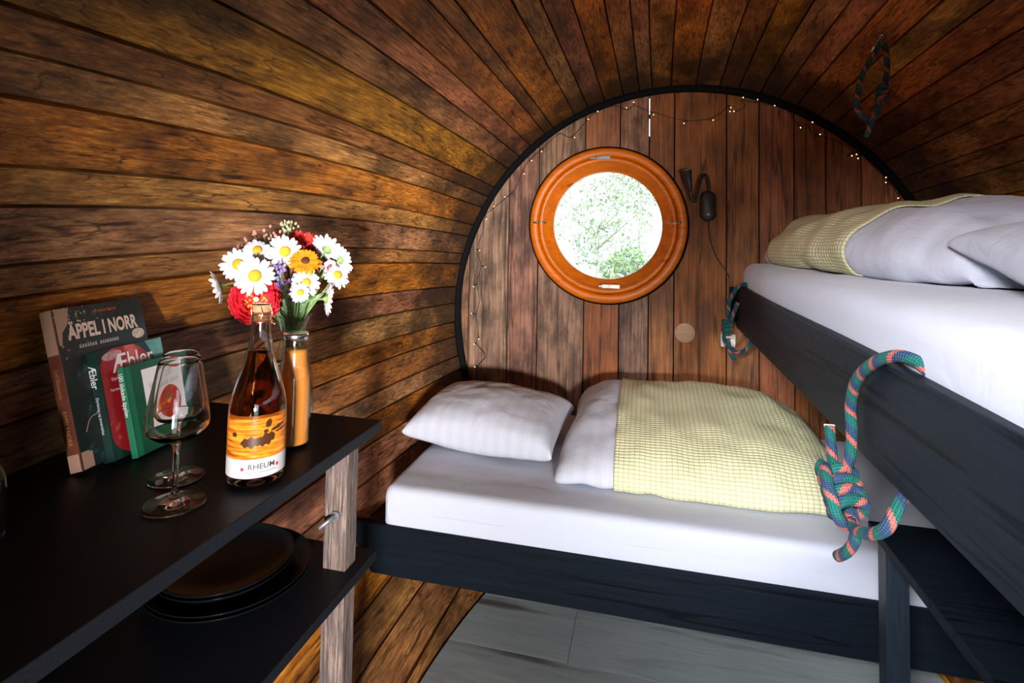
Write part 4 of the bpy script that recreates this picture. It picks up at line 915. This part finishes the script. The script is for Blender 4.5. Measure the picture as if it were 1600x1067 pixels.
daisy(511,390,1.10,60,(.1,.75,.6),'white daisy turned away at the upper right of the bouquet',npet=20,droop=.15)
daisy(532,406,1.12,54,(.3,.8,.3),'white daisy facing right behind the pink blossom',npet=20,droop=.1)
daisy(527,430,1.10,46,(.78,-.35,.50),'white daisy with pale centre at the right edge of the bouquet',npet=18)
daisy(511,467,1.06,54,(.8,.75,-.1),'white daisy hanging edge-on above the vase rim at the right',npet=20,droop=.1)
m_or=plain('orange_petal',(.90,.27,.01),rough=.5,var=.15,bscale=250)
daisy(477,408,1.03,54,(.45,-.55,.70),'orange marigold with dark centre in the middle of the bouquet',npet=22,dr=.24,mat=m_or,mdisc=plain('dark_disc',(.10,.02,.01),rough=.8,bump=1,bscale=500),name='marigold',layers=2,wfac=.9)
daisy(515,416,1.09,22,(.75,-.5,.3),'small pale pink blossom between the right-hand daisies',npet=6,dr=.25,mat=plain('pale_pink_petal',(.80,.55,.60),rough=.6),mdisc=plain('plum_disc',(.3,.05,.10),rough=.7),name='pink_blossom',wfac=1.0,droop=.35)
daisy(424,412,1.06,22,(.7,-.6,.4),'pale lilac blossom between the two upper daisies',npet=7,dr=.22,mat=plain('lilac_petal',(.66,.52,.68),rough=.6),mdisc=m_disc,name='lilac_blossom',wfac=1.1)
def peony(u,v,y,dpx,look,label,col,centre=True,layers=4,cup=.7):
    c=at(u,v,y); n=Vector(look).normalized(); rr=dpx/860*(c-EYE).dot(FW)/2; F=frame(n,.3); t=thing('peony',c,label,'flower')
    g=G()
    for l in range(layers):
        np_=8-l if l<3 else 5; R_=rr*(1-.14*l)
        for k in range(np_):
            an=2*PI*k/np_+l*.5; ca,sa_=math.cos(an),math.sin(an); P=[]
            for j in range(8):
                a_=j/7*1.55*(.75+.12*l); row=[]
                for q in range(7):
                    b_=(q/6-.5)*2*(.62*(math.sin(PI*min(1,.12+.80*j/7))**.6)); rad=R_*(math.sin(a_))+.001*noise.noise(Vector((j,q,k+l*9)))*3; z=-R_*.75*math.cos(a_)+.012+.003*l
                    an2=an+b_; rad*=1-.04*math.cos(q*2.1+k)
                    row.append(F@Vector((rad*math.cos(an2),rad*math.sin(an2),z+.0035*math.sin(q*1.7+j+k))))
                P.append(row)
            g.grid(P)
    obj('petals',g,col,t,solid=.0008)
    if centre:
        g=G(); 
        for k in range(90):
            a_=rf.uniform(0,2*PI); q=rr*.52*math.sqrt(rf.random()); p=F@Vector((q*math.cos(a_),q*math.sin(a_),rf.uniform(-.004,.006))); g.ball(p,.0022,6,4)
        obj('stamens',g,plain('yellow_stamen',(.85,.38,.04),rough=.7),t)
        g=G(); g.ball(F@Vector((0,0,.004)),.006,10,6); obj('flower_centre',g,plain('pale_pistil',(.80,.66,.45),rough=.6),t)
    g=G(); g.tube([p-c for p in stem_path(c,n)],.0022,7); obj('stem',g,m_stem,t)
m_pe=plain('red_pink_petal',(.72,.018,.035),rough=.5,var=.35,bscale=22)
peony(400,468,1.02,84,(.72,-.66,.22),'open red peony with yellow centre behind the wine bottle cork',m_pe)
peony(470,384,1.14,62,(.35,-.35,.85),'red peony rising behind the orange marigold',plain('coral_red_petal',(.75,.04,.035),rough=.5,var=.4,bscale=25),centre=False)
peony(457,430,1.12,40,(.6,-.6,.3),'dark red bloom in shadow at the heart of the bouquet',plain('deep_red_petal',(.35,.01,.01),rough=.5),centre=False,layers=3)
def spray(u0,v0,y,pts,label,name,cat,mat,sz,n,seed,sp=.012):
    r=random.Random(seed); c=at(u0,v0,y); t=thing(name,c,label,cat); g=G()
    for (u,v) in pts:
        q=at(u,v,y+r.uniform(-.02,.02))-c
        for _ in range(n): g.ball(q+Vector((r.gauss(0,sp),r.gauss(0,sp),r.gauss(0,sp)))*.6,sz*r.uniform(.7,1.3),6,4,sc=(1,1,1.3))
    obj('florets',g,mat,t); g=G()
    for (u,v) in pts: q=at(u,v,y)-c; b_=NECK+Vector((r.uniform(-.01,.01),r.uniform(-.01,.01),0))-c; m_=(q*.6+b_*.4)+Vector((0,0,.01)); g.tube(smooth_path([Vector((VX,VY,TZ+.02))-c,b_,m_,q],4),.0011,5)
    obj('stem',g,m_stem,t)
spray(395,372,1.12,[(385,375),(397,368),(412,366),(422,362),(432,370),(378,385),(437,380)],'airy spray of tiny coral pink bells behind the upper daisies','pink_spray','flower',plain('coral_bell',(.62,.26,.24),rough=.6,var=.3,bscale=200),.0036,4,1)
spray(449,353,1.12,[(444,352),(450,350),(455,354),(449,359)],'pale green seed head at the very top of the bouquet','seed_head','flower',plain('pale_seed',(.42,.42,.26),rough=.7,var=.3,bscale=300),.0032,10,2,.009)
spray(438,430,1.02,[(437,415),(438,422),(437,430),(440,438),(438,446)],'lavender spike in the centre of the bouquet below the top daisy','lavender','flower',plain('lavender_floret',(.24,.17,.42),rough=.6,var=.3,bscale=200),.0028,9,3,.009)
spray(456,455,1.05,[(455,440),(456,450),(455,460),(454,470)],'darker lavender spike left of the smallest daisy','lavender','flower',plain('dark_lavender',(.13,.10,.27),rough=.6),.0026,8,4,.008)
spray(497,421,1.08,[(503,418),(497,424),(508,422)],'few salmon buds on a thin stalk right of the orange marigold','bud_stalk','flower',plain('salmon_bud',(.70,.33,.26),rough=.6),.0034,2,5,.005)
for k,lab in enumerate(('leafy green sprig at the left above the vase rim','leafy green sprig in the middle above the vase rim','leafy green sprig at the right above the vase rim')):
    t=thing('leaf_sprig',NECK,lab,'leaves'); g=G(); gs=G()
    for j in range(12):
        a=rf.uniform(-1,1)*.35+(-.38,0,.42)[k]; ln=rf.uniform(.06,.13); d=(RT*a+UP*1.0+Vector((rf.uniform(-.2,.2),rf.uniform(-.2,.2),0))).normalized(); o_=Vector((rf.uniform(-.012,.012),rf.uniform(-.012,.012),rf.uniform(-.01,.03))); e=o_+d*ln
        gs.tube([Vector((0,0,-.15))+o_,o_,o_.lerp(e,.6)],.0011,5)
        sd=d.cross(Vector((.7,-.7,0))).normalized(); P=[]
        for i in range(7):
            q=i/6; wv=.006*math.sin(PI*min(1,.1+q*.88)); c_=o_.lerp(e,.35+.65*q)+Vector((0,0,-.01*q*q)); P.append([c_-sd*wv,c_+Vector((.7,-.7,0))*.0012,c_+sd*wv])
        g.grid(P)
    obj('leaves',g,m_lf,t); obj('stem',gs,m_stem,t)

# ------------------------------------------------------------------ plates on the lower shelf
m_plate=plain('black_glazed_plate',(.005,.006,.007),rough=.22,spec=.12)
def plate(r): 
    g=G(); g.lathe(prof_smooth([(.0001,.0),(r*.55,.0),(r*.62,.001),(r*.88,.006),(r*.985,.0155),(r,.0175),(r*.985,.018),(r*.87,.0095),(r*.62,.0042),(r*.3,.0035),(.0001,.0035)],4),72); return g
tp=(('bottommost of the four stacked black plates on the lower shelf',.150,0),('second lowest of the stacked black plates, as wide as the bottom one',.150,.0085),('smaller black plate resting third from the bottom of the stack',.126,.0175),('topmost small black plate of the stack on the lower shelf',.126,.0255))
big=tag(obj('plate',plate(.150),m_plate),None,'plate','black plates stacked on the lower shelf'); sm=None
for i,(lab,r,dz) in enumerate(tp):
    if i==0: o=big
    elif r==.150: o=big.copy(); COL.objects.link(o)
    elif sm is None: sm=o=tag(obj('plate',plate(.126),m_plate),None,'plate','black plates stacked on the lower shelf')
    else: o=sm.copy(); COL.objects.link(o)
    o.location=(-.800+(-.012 if r<.14 else 0),.965+(.0 if r<.14 else 0),SZ+.0008+dz); o['label']=lab

# ------------------------------------------------------------------ dark glass decanter at the left edge, ceiling lamp
t=thing('decanter',(-.862,.55,TZ+.0005),'dark glass decanter cut off by the left edge of the picture','decanter')
m_dglass=glass('smoky_glass',(.25,.27,.28),ior=1.5)
do=prof_smooth([(.001,.005),(.03,.002),(.045,.001),(.050,.008),(.050,.05),(.048,.10),(.040,.125),(.024,.140),(.018,.155),(.020,.168)],4)
g=G(); g.lathe(do+[(max(1e-4,r-.003),max(z,.009)) for r,z in do[::-1]],48); obj('glass_body',g,m_dglass,t)
g=G(); t.scale=(.75,)*3; g.lathe(prof_smooth([(.0001,.150),(.013,.152),(.014,.166),(.010,.172),(.016,.180),(.018,.190),(.012,.200),(.0001,.202)],3),24); obj('stopper',g,m_glass,t)
t=thing('ceiling_lamp',(.12,1.72,2.158),'small amber lamp fixed to the ceiling staves','lamp')
g=G(); g.lathe([(.0001,0),(.05,0),(.05,-.02),(.045,-.025),(.0001,-.025)],32); obj('lamp_base',g,m_plastic,t)
g=G(); g.lathe(prof_smooth([(.040,-.025),(.046,-.04),(.036,-.06),(.0001,-.068)],4),32); m_amb=plain('amber_shade',(1,.28,.05),rough=.4,emit=2.0); obj('lamp_shade',g,m_amb,t)
l=bpy.data.lights.new('lamp_glow','POINT'); l.energy=1.5; l.color=(1,.30,.08); l.shadow_soft_size=.05; o=bpy.data.objects.new('lamp_glow',l); COL.objects.link(o); o.location=(.12,1.72,2.05)
